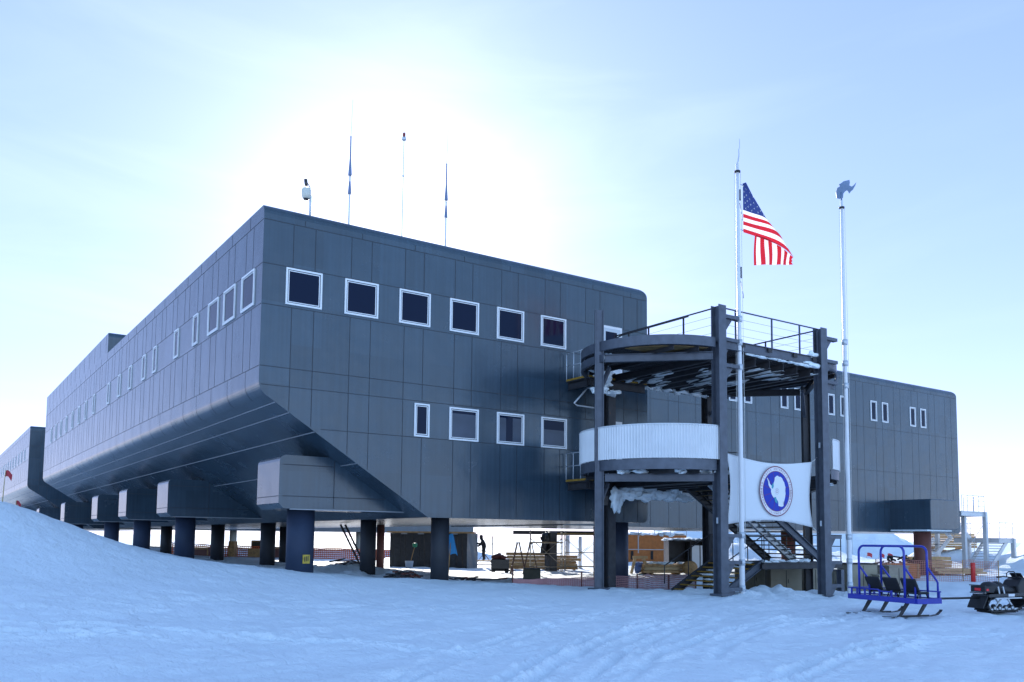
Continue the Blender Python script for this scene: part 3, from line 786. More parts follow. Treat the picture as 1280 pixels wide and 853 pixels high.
# back rail of the middle deck
mb = MB()
for z in (5.58, 5.1): mb.tube([(-.5, HY, z), (1.0, HY, z), (1.03, HY, z), (HX+.3, HY, z), (HX+1.7, HY-.6, z)], .025, 6)
for x in (-.5, 1.0, 2.0, HX+.3): mb.box(x-.025, x+.025, HY-.025, HY+.025, 4.4, 5.58)
x = -.4
while x < HX: mb.box(x-.008, x+.008, HY-.008, HY+.008, 4.45, 5.1); x += .12
part(mb, 'railing', M_STEELD)
# stairs (tower coordinates): wide flight A from the middle deck down to the landing, flight B on to the snow
def flight(x0, z0, x1, z1, ys, sdep, lightmid, steps, name='stair_flight'):
    f = bpy.data.objects.new(name, None); COL.objects.link(f); f.parent = tw
    d = Vector((x1-x0, 0, z1-z0)).normalized()
    for i, y in enumerate(ys):
        mb = MB(); mb.beam((x0, y, z0-.06), (x1, y, z1-.06), .05, sdep)
        for s_ in (-1, 1):
            off = Vector((-d.z, 0, d.x))*s_*(sdep/2-.012)
            mb.beam(Vector((x0, y-.05, z0-.06))+off, Vector((x1, y-.05, z1-.06))+off, .10, .022)
        mb.build('stringer', M_GALV if (lightmid and i == 1) else (M_STEEL if i == len(ys)-1 else M_STEELD), f)
    for k in range(steps):
        t = (k+.5)/steps; x = x0+(x1-x0)*t; z = z0+(z1-z0)*t; sx = -1 if x1 > x0 else 1
        mb = MB(); a, b = min(ys)+.03, max(ys)-.03
        mb.box(x-.14, x+.14, a, b, z-.03, z, 0)
        ex = x-.15*sx; mb.box(ex-.018, ex+.018, a, b, z-.045, z+.005, 1)
        mb.build('tread', [M_STEELD, M_YEL], f)
    return f
YA, YB, YC = 1.65, .35, -1.05
flight(.15, 4.05, 5.15, 1.02, (YA, YB, YC), .30, True, 17)
flight(1.55, 1.0, -.65, -.15, (YA-.1, YC+.1), .28, False, 7)
mb = MB(); mb.box(1.5, 6.25, YC-.05, YA+.05, .92, .97, 0)
for y in (YC-.05, YA+.05): mb.ibeam((1.4, y, .82), (6.3, y, .82), .12, .20, .016)
for x in (1.45, 3.8, 6.25): mb.ibeam((x, YC+.02, .825), (x, YA-.02, .825), .10, .17, .016)
part(mb, 'landing', M_STEELD)
for (x, y) in ((6.1, YC-.1), (1.7, YA), (6.1, YA)):
    mb = MB(); mb.ibeam((x, y, gz(TC.x+x, TC.y+y)-.3), (x, y, .66), .20, .22, .02); part(mb, 'landing_leg', M_STEEL)
# handrails of the stairs
def hrail(pts, m=M_STEELD, base=None, r=.022, name='handrail'):
    mb = MB(); mb.tube(pts, r, 6)
    for (p, zb) in base or []: mb.tube([(p[0], p[1], zb), p], r*.9, 6)
    return part(mb, name, m)
for y in (YA+.03, YC-.03):
    hrail([(-.95, y, .1), (-.95, y, .80), (1.55, y, 2.02), (2.2, y, 2.02)], base=[((.35, y, 1.43), .4), ((1.55, y, 2.02), 1.0)])
hrail([(.15, YA, 5.1), (5.15, YA, 2.07)], base=[((1.8, YA, 4.1), 3.0), ((3.5, YA, 3.07), 2.0), ((5.15, YA, 2.07), 1.0)])
mb = MB()
for z in (2.05, 1.6, 1.2): mb.tube([(6.3, YC, z), (6.3, YA, z)], .02, 6); 
mb.tube([(5.2, YC-.05, 2.05), (6.3, YC-.05, 2.05)], .02, 6); mb.tube([(2.2, YA, 2.02), (6.3, YA, 2.05)], .02, 6)
for i in range(7): mb.box(6.285, 6.315, YC+(YA-YC)*i/6-.015, YC+(YA-YC)*i/6+.015, .95, 2.05)
for x in (2.9, 3.8, 4.7): mb.box(x-.015, x+.015, YA-.015, YA+.015, .95, 2.03)
part(mb, 'railing', M_STEELD)
# catwalks across to the doors of the block, with toe boards
for (z, hw) in ((7.98, 1), (4.02, 1)):
    mb = MB(); X0, X1 = -4.1, -1.1; Y0, Y1 = 2.5, 3.85
    mb.box(X0, X1, Y0, Y1, z-.05, z, 0); mb.ibeam((X0, Y0+.1, z-.2), (X1, Y0+.1, z-.2), .12, .26, .016); mb.ibeam((X0+.1, Y0, z-.2), (X0+.1, Y1, z-.2), .12, .26, .016)
    mb.box(X0-.02, X0, Y0, Y1, z+.002, z+.075, 1); mb.box(X0, X1, Y0-.02, Y0, z+.002, z+.07, 1)
    for yy in (Y0, Y0+.45, Y0+.9, Y1): mb.tube([(X0, yy, z), (X0, yy, z+1.1)], .02, 6, 2)
    for zz in (1.1, .6): mb.tube([(X0, Y0, z+zz), (X0, Y1, z+zz)], .02, 6, 2)
    for xx in (X0+.5, X0+1.0): mb.tube([(xx, Y0, z), (xx, Y0, z+1.1)], .02, 6, 2)
    part(mb, 'catwalk', [M_STEELD, M_AMBER, M_GALV])
mb = MB(); mb.tube([(-3.0, 3.3, 7.8), (-3.5, 3.3, 7.72), (-3.8, 3.3, 7.4), (-4.15, 3.3, 7.05), (-4.0, 3.3, 6.98), (-2.5, 3.3, 6.95), (-2.4, 3.3, 6.9)], .035, 8); part(mb, 'conduit', M_GALV)
mb = MB(); mb.box(-4.85, -4.6, .75, .95, 3.0, 3.35); mb.tube([(-5.2, .3, 3.6), (-4.75, .8, 3.2)], .03, 6); part(mb, 'floodlight', M_BLACKP, bevel=.02)
# brackets that hold the flagpoles
for (px_, zs) in ((-HX, (9.42, 8.62, 7.72, 1.92, 1.02, .12)), (HX, (9.42, 8.55, 7.75, 1.92, .98, .12))):
    for z in zs:
        mb = MB(); x0 = px_+.19; x1 = px_+.93
        mb.box(x0, x1, -HY-.10, -HY+.10, z-.03, z+.09, 0)
        mb.prism([(x0, -HY, z-.03), (x0+.50, -HY, z-.03), (x0+.04, -HY, z-.62), (x0, -HY, z-.62)], (0, .02, 0))
        part(mb, 'flagpole_bracket', M_STEEL)

# ---------------------------------------------------------------- snow caught on the steel (uncountable clots)
mb = MB(); rs = np.random.RandomState(3); sd = 0
def clot(x, y, z, rx, ry, rz):
    global sd; sd += 1
    mb.lump((TC.x+x, TC.y+y, z), rx, ry, rz, seed=sd, sub=3, rough=.38)
for i in range(7):
    x = -HX+.45+(2*HX-.9)*i/6
    for _ in range(4):
        y = rs.uniform(-HY+.4, HY-.2); clot(x+rs.uniform(-.05, .1), y, 8.0+rs.uniform(-.03, .05), .09, rs.uniform(.25, .75), rs.uniform(.04, .09))
for x in np.arange(-2.4, 2.6, .55): clot(x, HY-.05, 7.93+rs.uniform(0, .04), rs.uniform(.2, .4), .10, rs.uniform(.04, .10))
for x in np.arange(-1.0, 2.5, .5): clot(x, -HY+.02, 8.29, rs.uniform(.2, .4), .07, rs.uniform(.02, .06))
clot(2.2, -HY-.02, 8.32, .45, .10, .10); clot(2.35, -HY, 8.7, .25, .08, .10)
clot(-4.4, 1.2, 7.75, .35, .3, .16); clot(-4.8, .5, 8.3, .25, .2, .14); clot(-3.9, 1.9, 7.6, .3, .25, .14); clot(-4.3, 1.6, 7.3, .3, .2, .12); clot(-3.4, 1.9, 7.35, .3, .2, .1)
for (x, y, rx, rz) in ((-3.4, -2.0, .5, .10), (-4.5, -1.0, .45, .07), (-2.3-.4, -2.6, .2, .14), (-3.0, -2.3, .35, .08), (-5.0, -.55, .25, .10)): clot(x, y, 4.12, rx, .12, rz)
for x in np.arange(-2.6, 1.0, .42): clot(x, 2.35+rs.uniform(-.05, .05), 3.58+.09*math.sin(x*6), .40, .16, rs.uniform(.16, .26))
clot(-3.0, 2.2, 3.35, .22, .2, .38); clot(-2.75, 2.3, 3.2, .13, .12, .35)
clot(4.2, -1.9, 4.05, .35, .2, .12)
for k in range(9): clot(rs.uniform(1.8, 5.8), YC+rs.uniform(.1, .5), 1.0, rs.uniform(.12, .3), .12, rs.uniform(.04, .09))
for k in range(16):
    t = (k+.5)/16; clot(.15+5*t-.02, YB-.08+rs.uniform(-.02, .02), 4.12-3.03*t+.05, .16, .06, rs.uniform(.03, .06))
for k in range(6): 
    t = (k+.5)/7; clot(1.55-2.2*t+.02, rs.uniform(YC+.4, YA-.4), 1.0-1.15*t+.04, .12, rs.uniform(.2, .5), .035)
o = mb.build('clinging_snow', M_CLUMP); tag(o, 'white clots of snow caught on the beams and stairs of the steel tower', 'snow', kind='stuff')

# ---------------------------------------------------------------- flagpoles, flag, banner
def flagpole(x, y, ztop, label, finial):
    t = thing('flagpole', label, 'flagpole', (x, y, 0), group='white flagpoles clamped to the stair tower')
    g = gz(x, y)-.3
    mb = MB(); mb.tube([(0, 0, g), (0, 0, .3), (0, 0, 8), (0, 0, ztop)], [.095, .092, .078, .05], 20); mb.build('pole', M_WHITEP, t)
    for z in (1.97, 1.05, .17, 7.77, 8.64, 9.47):
        mb = MB(); mb.lathe((0, 0, z), [(.085, -.11), (.108, -.10), (.108, .10), (.085, .11)], 20); mb.build('clamp_collar', M_GALV, t)
    mb = MB(); mb.lathe((0, 0, ztop-.32), [(.05, 0), (.11, .01), (.11, .06), (.05, .07)], 16); mb.build('pulley_ring', M_STEELD, t)
    finial(t, ztop)
    mb = MB(); mb.tube([(.13, -.05, 1.3), (.16, -.05, 6), (.12, -.04, ztop-.3)], .008, 5); mb.tube([(-.16, .03, 1.3), (-.12, .03, ztop-.3)], .006, 5)
    mb.build('halyard', M_ROPE, t)
    return t
def fin_rod(t, z):
    mb = MB(); mb.tube([(.0, 0, z), (.05, 0, z+.12), (.10, 0, z+.35), (.09, 0, z+.55), (.14, 0, z+.62), (.13, 0, z+.95)], [.03, .022, .018, .014, .012, .006], 6)
    mb.build('lightning_rod', M_GALV, t)
    mb = MB()
    for zz in (z-1.1, z-3.9, z-7.0): mb.tube([(.13, 0, zz+.2), (.13, 0, zz-.2)], .03, 6); mb.tube([(.1, 0, zz-.3), (.24, 0, zz-.8), (.24, 0, zz-.9)], .012, 5)
    mb.build('halyard_cleats', M_STEEL, t)
ANT = [(-.02, .98), (.10, 1.0), (.22, .93), (.36, .94), (.52, .85), (.60, .72), (.72, .60), (.78, .42), (.84, .28), (.80, .08), (.84, -.10), (.78, -.36), (.70, -.60), (.60, -.72), (.62, -.92),
       (.48, -.98), (.26, -.96), (.12, -.92), (.10, -.66), (-.06, -.48), (-.12, -.36), (-.26, -.44), (-.36, -.40), (-.50, -.24), (-.58, -.05), (-.56, .10), (-.70, .22), (-.80, .36), (-.82, .56), (-.96, .80),
       (-.90, .82), (-.74, .62), (-.66, .44), (-.50, .32), (-.40, .24), (-.34, .40), (-.30, .52), (-.22, .70), (-.20, .86)]
def fin_cont(t, z):
    mb = MB(); mb.tube([(0, 0, z-.02), (.0, 0, z+.35)], .03, 8)
    pts = []
    for (u, v) in ((710, 330), (707, 300), (714, 276), (728, 268), (724, 256), (736, 250), (747, 240), (762, 236), (779, 232), (781, 246), (778, 262), (790, 268), (800, 261), (815, 244), (809, 262), (796, 285), (787, 292), (777, 305), (770, 290), (764, 288), (755, 295), (746, 306), (743, 330), (725, 334)):
        q = (u-735)*.0075; pts.append((q*RV.x, q*RV.y, z+.08+(334-v)*.0075))
    mb.prism(pts, (.014, .02, 0)); mb.build('continent_cutout', mat('blue_grey_plate', (.13, .19, .30), .45, var=.15), t)
fp1 = flagpole(14.58, -6.8, 15.05, 'tall white flagpole flying the striped flag, with thin crooked rod on top', fin_rod)
fp2 = flagpole(20.57, -6.8, 15.10, 'bare white flagpole topped by a blue-grey cut-out of a continent', fin_cont)

# the flag, drooping from its hoist, fly end hanging in front
FY = -6.85
def build_flag():
    t = thing('flag', 'red, white and blue stars and stripes flag drooping from the left flagpole', 'flag', (0, 0, 0))
    hx, zt, zb = 14.80, 14.36, 12.60
    def diag(v):
        key = [(0, 14.80, 14.36), (.18, 15.15, 13.98), (.52, 15.98, 13.28), (.8, 16.75, 12.92), (1.0, 17.56, 12.22)]
        for (a, b) in zip(key, key[1:]):
            if v <= b[0]:
                k = (v-a[0])/(b[0]-a[0]); return (a[1]+(b[1]-a[1])*k, a[2]+(b[2]-a[2])*k)
        return key[-1][1:]
    def P(u, v):
        h = (hx, zt+(zb-zt)*v); e = diag(v)
        c = (h[0]+.62*(e[0]-h[0]), h[1]+.05*(e[1]-h[1])+.02)
        x = (1-u)**2*h[0]+2*u*(1-u)*c[0]+u*u*e[0]; z = (1-u)**2*h[1]+2*u*(1-u)*c[1]+u*u*e[1]
        y = FY+.10*math.sin(u*5+v*2)*u-.05*u
        return (x, y, z)
    nu = 22
    mb = MB(); bm = mb.bm
    # stripes under and beside the canton; the canton fills the upper 7 stripes as far as it shows
    for k in range(13):
        for s_ in range(2):
            v0 = (k+s_*.5)/13; v1 = (k+s_*.5+.5)/13
            mi = (2 if k < 7 else (0 if k % 2 == 0 else 1))
            for i in range(nu):
                u0, u1 = i/nu, (i+1)/nu
                q = [P(u0, v0), P(u1, v0), P(u1, v1), P(u0, v1)]
                try:
                    f = mb.face(q, mi); f.smooth = True
                except ValueError: pass
    bmesh.ops.remove_doubles(bm, verts=bm.verts[:], dist=1e-4)
    # hanging fly: stripes now run downwards
    xs0, xs1 = 15.52, 17.57; nst = 11; bounds = [0, .06, .15, .25, .36, .46, .57, .67, .76, .86, .93, 1.0]
    def Q(u, w_):
        x = xs0+(xs1-xs0)*u
        top = 12.62 if x < 15.9 else 12.62-.40*((x-15.9)/(17.57-15.9))**1.6
        bot = 11.57+.42*u
        z = top+.06+(bot-top-.06)*w_
        y = FY+.09+.035*math.sin(u*15+1)*(.4+.6*w_)+.03*math.sin(u*6+w_*3)
        x += -.04*w_*(1-u)
        if u > .9: x += .035*math.sin(w_*15)*(u-.9)*10
        return (x, y, z)
    for s_ in range(nst):
        for a in range(4):
            u0 = bounds[s_]+(bounds[s_+1]-bounds[s_])*a/4; u1 = bounds[s_]+(bounds[s_+1]-bounds[s_])*(a+1)/4
            for j in range(8):
                f = mb.face([Q(u0, j/8), Q(u1, j/8), Q(u1, (j+1)/8), Q(u0, (j+1)/8)], 1 if s_ % 2 == 1 else 0); f.smooth = True
    bmesh.ops.remove_doubles(bm, verts=bm.verts[:], dist=1e-4)
    # stars
    for r_ in range(9):
        for c_ in range(11):
            if (r_+c_) % 2: continue
            v = .045+r_*.056; u = .10+c_*.16*(.35/max(v, .1))**.9
            if u > .86 or v > .52: continue
            p = Vector(P(u, v)); rr = .047
            pts = []
            for q in range(10):
                a = PI/2+q*PI/5; l = rr if q % 2 == 0 else rr*.42
                pts.append((p.x+l*math.cos(a), p.y-.012, p.z+l*math.sin(a)))
            f = mb.face(pts, 1)
    me = mb.build('cloth', [M_FLAGRED, M_FLAGWHT, M_FLAGBLU], t)
    mb = MB()
    for z in (14.3, 12.66): mb.tube([(hx, FY, z), (14.70, -6.82, z+.03)], .012, 5)
    mb.build('snap_hooks', M_STEEL, t)
build_flag()

def build_banner():
    t = thing('banner', 'white cloth banner with round blue continent emblem tied between the tower posts', 'banner', (0, 0, 0))
    X0, X1, Z0, Z1, Y0 = 14.16, 18.74, 2.34, 4.78, -6.56
    nx, nz = 36, 22
    def P(u, v):
        ex = .17*math.sin(PI*v); ez = .20*math.sin(PI*u)
        x = X0+ex+(X1-X0-2*ex)*u; z = Z0+ez+(Z1-Z0-2*ez)*v-.04*u+ (.0)
        y = Y0+.025*math.sin(u*9+v*3)+.03*math.sin(u*PI)*math.sin(v*PI)+.05*((u-.5)**2+(v-.5)**2)*math.sin(v*7+u*5)
        return Vector((x, y, z))
    mb = MB()
    for i in range(nx):
        for j in range(nz):
            f = mb.face([P(i/nx, j/nz), P((i+1)/nx, j/nz), P((i+1)/nx, (j+1)/nz), P(i/nx, (j+1)/nz)]); f.smooth = True
    bmesh.ops.remove_doubles(mb.bm, verts=mb.bm.verts[:], dist=1e-4)
    cl = mb.build('cloth', M_BANNER, t)
    md = cl.modifiers.new('solid', 'SOLIDIFY'); md.thickness = .006
    for (u, v, q) in ((0, 1, (13.74, -6.66, 4.98)), (0, 0, (13.74, -6.66, 2.12)), (1, 1, (18.95, -6.64, 4.92)), (1, 0, (18.95, -6.64, 2.12))):
        mb = MB(); p = P(u, v); mb.tube([p, (p+Vector(q))/2+Vector((0, 0, -.02)), q], .014, 6)
        pass
        mb.build('tie_rope', M_ROPE, t)
    # emblem: discs cut into rings so that nothing lies in one plane
    c = Vector((16.62, Y0-.075, 3.56)); em = bpy.data.objects.new('emblem', None); COL.objects.link(em); em.parent = t; em.location = c
    def annulus(r0, r1, dy, m, name, n=64):
        mb = MB()
        if r0 <= 0: mb.face([(r1*math.cos(2*PI*i/n), dy, r1*math.sin(2*PI*i/n)) for i in range(n)])
        else:
            for i in range(n):
                a, b = 2*PI*i/n, 2*PI*(i+1)/n
                mb.face([(r0*math.cos(a), dy, r0*math.sin(a)), (r1*math.cos(a), dy, r1*math.sin(a)), (r1*math.cos(b), dy, r1*math.sin(b)), (r0*math.cos(b), dy, r0*math.sin(b))])
        return mb.build(name, m, em)
    annulus(0, .90, 0, mat('ring_white', (.78, .74, .76), .75), 'lettering_ring')
    annulus(.865, .90, -.003, M_EMRED, 'outer_border'); annulus(0, .725, -.003, M_EMRED, 'inner_border'); annulus(0, .705, -.006, M_EMBLUE, 'blue_field')
    mb = MB()
    for k in range(12):
        a = R(15+30*k); d = Vector((math.cos(a), 0, math.sin(a))); n_ = Vector((-d.z, 0, d.x))*.007
        p, q = d*.16+Vector((0, -.009, 0)), d*.70+Vector((0, -.009, 0)); mb.face([p+n_, q+n_, q-n_, p-n_])
    mb.build('meridians', M_EMRED, em)
    mb = MB(); s_ = .56; f = mb.face([(u*s_+.02, -.012, v*s_) for (u, v) in ANT]); bmesh.ops.triangulate(mb.bm, faces=[f]); mb.build('continent', M_EMWHT, em)
    mb = MB()
    mb.face([(-.26, -.016, .22), (-.17, -.016, .30), (-.15, -.016, .17), (-.20, -.016, .08), (-.27, -.016, .10)])
    mb.face([(-.14, -.016, -.20), (-.04, -.016, -.24), (.04, -.016, -.36), (.02, -.016, -.44), (-.10, -.016, -.38)])
    mb.build('ice_shelves', M_TEAL, em)
    mb = MB()
    for r_ in (.045, .10):
        for i in range(24):
            a, b = 2*PI*i/24, 2*PI*(i+1)/24
            if r_ > .05 and i % 2: continue
            mb.face([(.02+r_*math.cos(a), -.016, r_*math.sin(a)), (.02+(r_+.012)*math.cos(a), -.016, (r_+.012)*math.sin(a)), (.02+(r_+.012)*math.cos(b), -.016, (r_+.012)*math.sin(b)), (.02+r_*math.cos(b), -.016, r_*math.sin(b))])
    mb.build('pole_marks', M_EMRED, em)
    # lettering round the ring, real glyphs
    objs = []
    def ring_text(txt, a_mid, inward, size=.098):
        w_ = size*.80/.795*1.0; n = len(txt); span = w_/.795*n
        for i, ch in enumerate(txt):
            if ch == ' ': continue
            off = (i-(n-1)/2)*(w_/.795)
            a = R(a_mid)-off if not inward else R(a_mid)+off
            cu = bpy.data.curves.new('glyph', 'FONT'); cu.body = ch; cu.size = size; cu.align_x = 'CENTER'; cu.align_y = 'CENTER'
            o = bpy.data.objects.new('glyph', cu); COL.objects.link(o)
            rot = a-PI/2 if not inward else a+PI/2
            M = Matrix.Translation((.795*math.cos(a), -.005, .795*math.sin(a))) @ Matrix.Rotation(R(90), 4, 'X') @ Matrix.Rotation(rot, 4, 'Z')
            objs.append((o, M))
    ring_text('UNITED STATES ANTARCTIC PROGRAM', 90, False)
    ring_text('NATIONAL SCIENCE FOUNDATION', 270, True)
    bpy.context.view_layer.update(); dg = bpy.context.evaluated_depsgraph_get()
    bm = bmesh.new()
    for o, M in objs:
        me = bpy.data.meshes.new_from_object(o.evaluated_get(dg)); me.transform(M); bm.from_mesh(me); bpy.data.meshes.remove(me)
    for o, M in objs: cu = o.data; bpy.data.objects.remove(o); bpy.data.curves.remove(cu)
    me = bpy.data.meshes.new('lettering'); bm.to_mesh(me); bm.free(); me.materials.append(M_EMRED)
    o = bpy.data.objects.new('lettering', me); COL.objects.link(o); o.parent = em
build_banner()

# ---------------------------------------------------------------- on the roof
def discone(x, y, label):
    t = thing('antenna_mast', label, 'antenna', (x, y, 12.45), group='roof masts with stacked cones')
    mb = MB(); mb.tube([(0, 0, 0), (0, 0, 2.6)], .035, 8); mb.build('mast', M_WHITEP, t)
    m = mat('antenna_blue_grey', (.14, .19, .32), .45)
    mb = MB(); mb.lathe((0, 0, 1.88), [(.062, -.03), (.066, 0), (.022, .62), (.015, .64)], 14); mb.build('cone', m, t)
    mb = MB(); mb.lathe((0, 0, 2.58), [(.066, -.03), (.070, 0), (.028, .62), (.024, 1.40), (.028, 1.46), (.012, 1.48)], 14); mb.build('cone', m, t)
    mb = MB(); mb.tube([(0, 0, 4.05), (.04, 0, 5.45)], [.012, .006], 5); mb.build('whip', M_WHITEP, t)
discone(3.76, 2.0, 'blue-grey coned antenna mast on the roof, left of the sun')
discone(7.82, 2.0, 'blue-grey coned antenna mast on the roof, right of the sun')
t = thing('weather_mast', 'thin roof pole with small red-topped sensor between the two coned masts', 'mast', (7.92, 6.0, 12.45))
mb = MB(); mb.tube([(0, 0, 0), (.02, 0, 6.6)], [.03, .018], 6); mb.lathe((.02, 0, 4.95), [(.02, 0), (.06, .01), (.06, .05), (.02, .06)], 8); mb.build('pole', M_WHITEP, t)
mb = MB(); mb.lathe((.02, 0, 6.55), [(.03, 0), (.10, .04), (.08, .16), (.04, .18)], 10); mb.build('sensor', M_GALV, t)
mb = MB(); mb.lathe((.02, 0, 6.73), [(.04, 0), (.06, .02), (.06, .16), (.02, .2)], 10); mb.build('cap', mat('dark_red_cap', (.22, .02, .02), .5), t)
t = thing('roof_camera', 'white dome camera on a short bracket post at the roof corner', 'camera', (2.28, 2.0, 12.45))
mb = MB(); mb.tube([(0, 0, 0), (0, 0, 1.35), (0, 0, 1.42), (-.06, 0, 1.50)], .045, 8); mb.build('post', M_GALV, t)
mb = MB(); mb.lathe((-.16, 0, 1.40), [(.08, -.12), (.13, -.08), (.16, .02), (.165, .22), (.12, .28), (.04, .29)], 18); mb.build('housing', mat('cream_plastic', (.62, .62, .54), .45), t)
mb = MB(); mb.lathe((-.16, 0, 1.24), [(.03, 0), (.085, .02), (.11, .07)], 14); mb.build('dome', M_BLACKP, t)
mb = MB(); mb.tube([(-.16, 0, 1.74), (-.18, 0, 1.86), (-.2, 0, 2.0)], [.05, .06, .06], 10); mb.tube([(-.14, 0, 1.9), (-.03, 0, 1.75), (0, 0, 1.5)], .015, 6); mb.build('bracket', M_BLACKP, t)

# ---------------------------------------------------------------- passenger sled
SX, SY = 12.26, -13.81
def build_sled():
    zg = gz(SX, SY)
    t = thing('passenger_sled', 'blue tube-framed passenger sled with three black seats on thin ski runners', 'sled', (SX, SY, zg), R(-12.2))
    HWY, HDX = 1.14, .40
    mb = MB()
    for y in (-HWY, HWY): mb.box(-HDX, HDX, y-.03, y+.03, .37, .50)
    for x in (-HDX, HDX): mb.box(x-.03, x+.03, -HWY+.03, HWY-.03, .372, .502)
    for y in (-.6, 0, .6): mb.box(-HDX+.03, HDX-.03, y-.03, y+.03, .375, .46)
    mb.build('chassis', M_BLUE, t, bevel=.006)
    mb = MB(); mb.box(-HDX+.04, HDX-.04, -HWY+.04, HWY-.04, .462, .478)
    mb.build('footboard', M_GALV, t)
    mb = MB(); z = .66
    mb.tube([(-HDX, HWY, z), (-HDX, .1, z), (-HDX, .05, .62), (-HDX, -.35, .62)], .020, 6); mb.tube([(HDX, HWY, z), (HDX, -HWY, z)], .018, 6); mb.tube([(-HDX, HWY, z), (HDX, HWY, z)], .018, 6)
    for (x, y) in ((-HDX, HWY-.12), (-HDX, .55), (-HDX, .05), (-HDX, -.35), (HDX, HWY-.1), (HDX, .3), (HDX, -.5), (HDX, -HWY+.05), (-.1, HWY)): mb.box(x-.018, x+.018, y-.018, y+.018, .48, z)
    mb.build('side_rail', M_BLUE, t)
    for xh in (-.38, .38):
        mb = MB(); hw = .76; r = .17; zt = 1.78
        pts = [(xh, hw, .48), (xh, hw, zt-r)]+[(xh, hw-r+r*math.cos(a), zt-r+r*math.sin(a)) for a in (PI/8, PI/4, 3*PI/8)]+[(xh, hw-r, zt), (xh, -hw+r, zt)]+[(xh, -hw+r-r*math.sin(a), zt-r+r*math.cos(a)) for a in (PI/8, PI/4, 3*PI/8)]+[(xh, -hw, zt-r), (xh, -hw, .48)]
        mb.tube(pts, .030, 10)
        for y in (-hw, hw): mb.tube([(xh+.02, y, 1.24), (xh+.30, y, .93), (xh+.345, y, .86), (xh+.345, y, .78), (xh+.345, y, .48)], .026, 8)
        mb.build('roll_hoop', M_BLUE, t)
    for y in (.60, 0, -.60):
        s = bpy.data.objects.new('seat', None); COL.objects.link(s); s.parent = t
        mb = MB(); d = Vector((-.22, 0, .46)).normalized(); n_ = Vector((d.z, 0, -d.x))
        mb.obox((-.04, y, .80), n_, Vector((0, 1, 0)), d, .03, .24, .19); mb.build('backrest', M_BLACK, s, bevel=.03)
        mb = MB(); mb.box(-.02, .36, y-.24, y+.24, .58, .64); mb.build('seat_pad', M_BLACK, s, bevel=.03)
        for yy in (y-.18, y+.18):
            mb = MB(); mb.tube([(.0, yy, .48), (.05, yy, .60), (.30, yy, .60), (.36, yy, .48)], .018, 6); mb.build('seat_leg', M_BLACK, s)
    for y in (.62, -.62):
        mb = MB(); pts = [(-.95, y, .045), (-.6, y, .02), (.6, y, .02), (.82, y, .05), (.93, y, .12), (.97, y, .17)]
        for (p, q) in zip(pts, pts[1:]): mb.beam(p, q, .09, .016)
        mb.beam((-.5, y, .04), (.55, y, .04), .02, .03)
        mb.build('runner', M_STEELD, t)
        for x in (-.28, .34):
            mb = MB()
            mb.prism([(x+.06, y-.015, .37), (x+.20, y-.015, .37), (x-.06, y-.015, .07), (x-.13, y-.015, .045), (x-.18, y-.015, .045)], (0, .03, 0))
            mb.build('runner_strut', M_STEELD, t)
    mb = MB(); mb.tube([(HDX, 0, .42), (HDX+.25, 0, .40), (3.06, 0, .40)], .028, 8); mb.tube([(HDX, .4, .42), (HDX+.6, 0, .40)], .02, 6); mb.tube([(HDX, -.4, .42), (HDX+.6, 0, .40)], .02, 6)
    mb.build('tow_bar', M_BLACK, t)
build_sled()

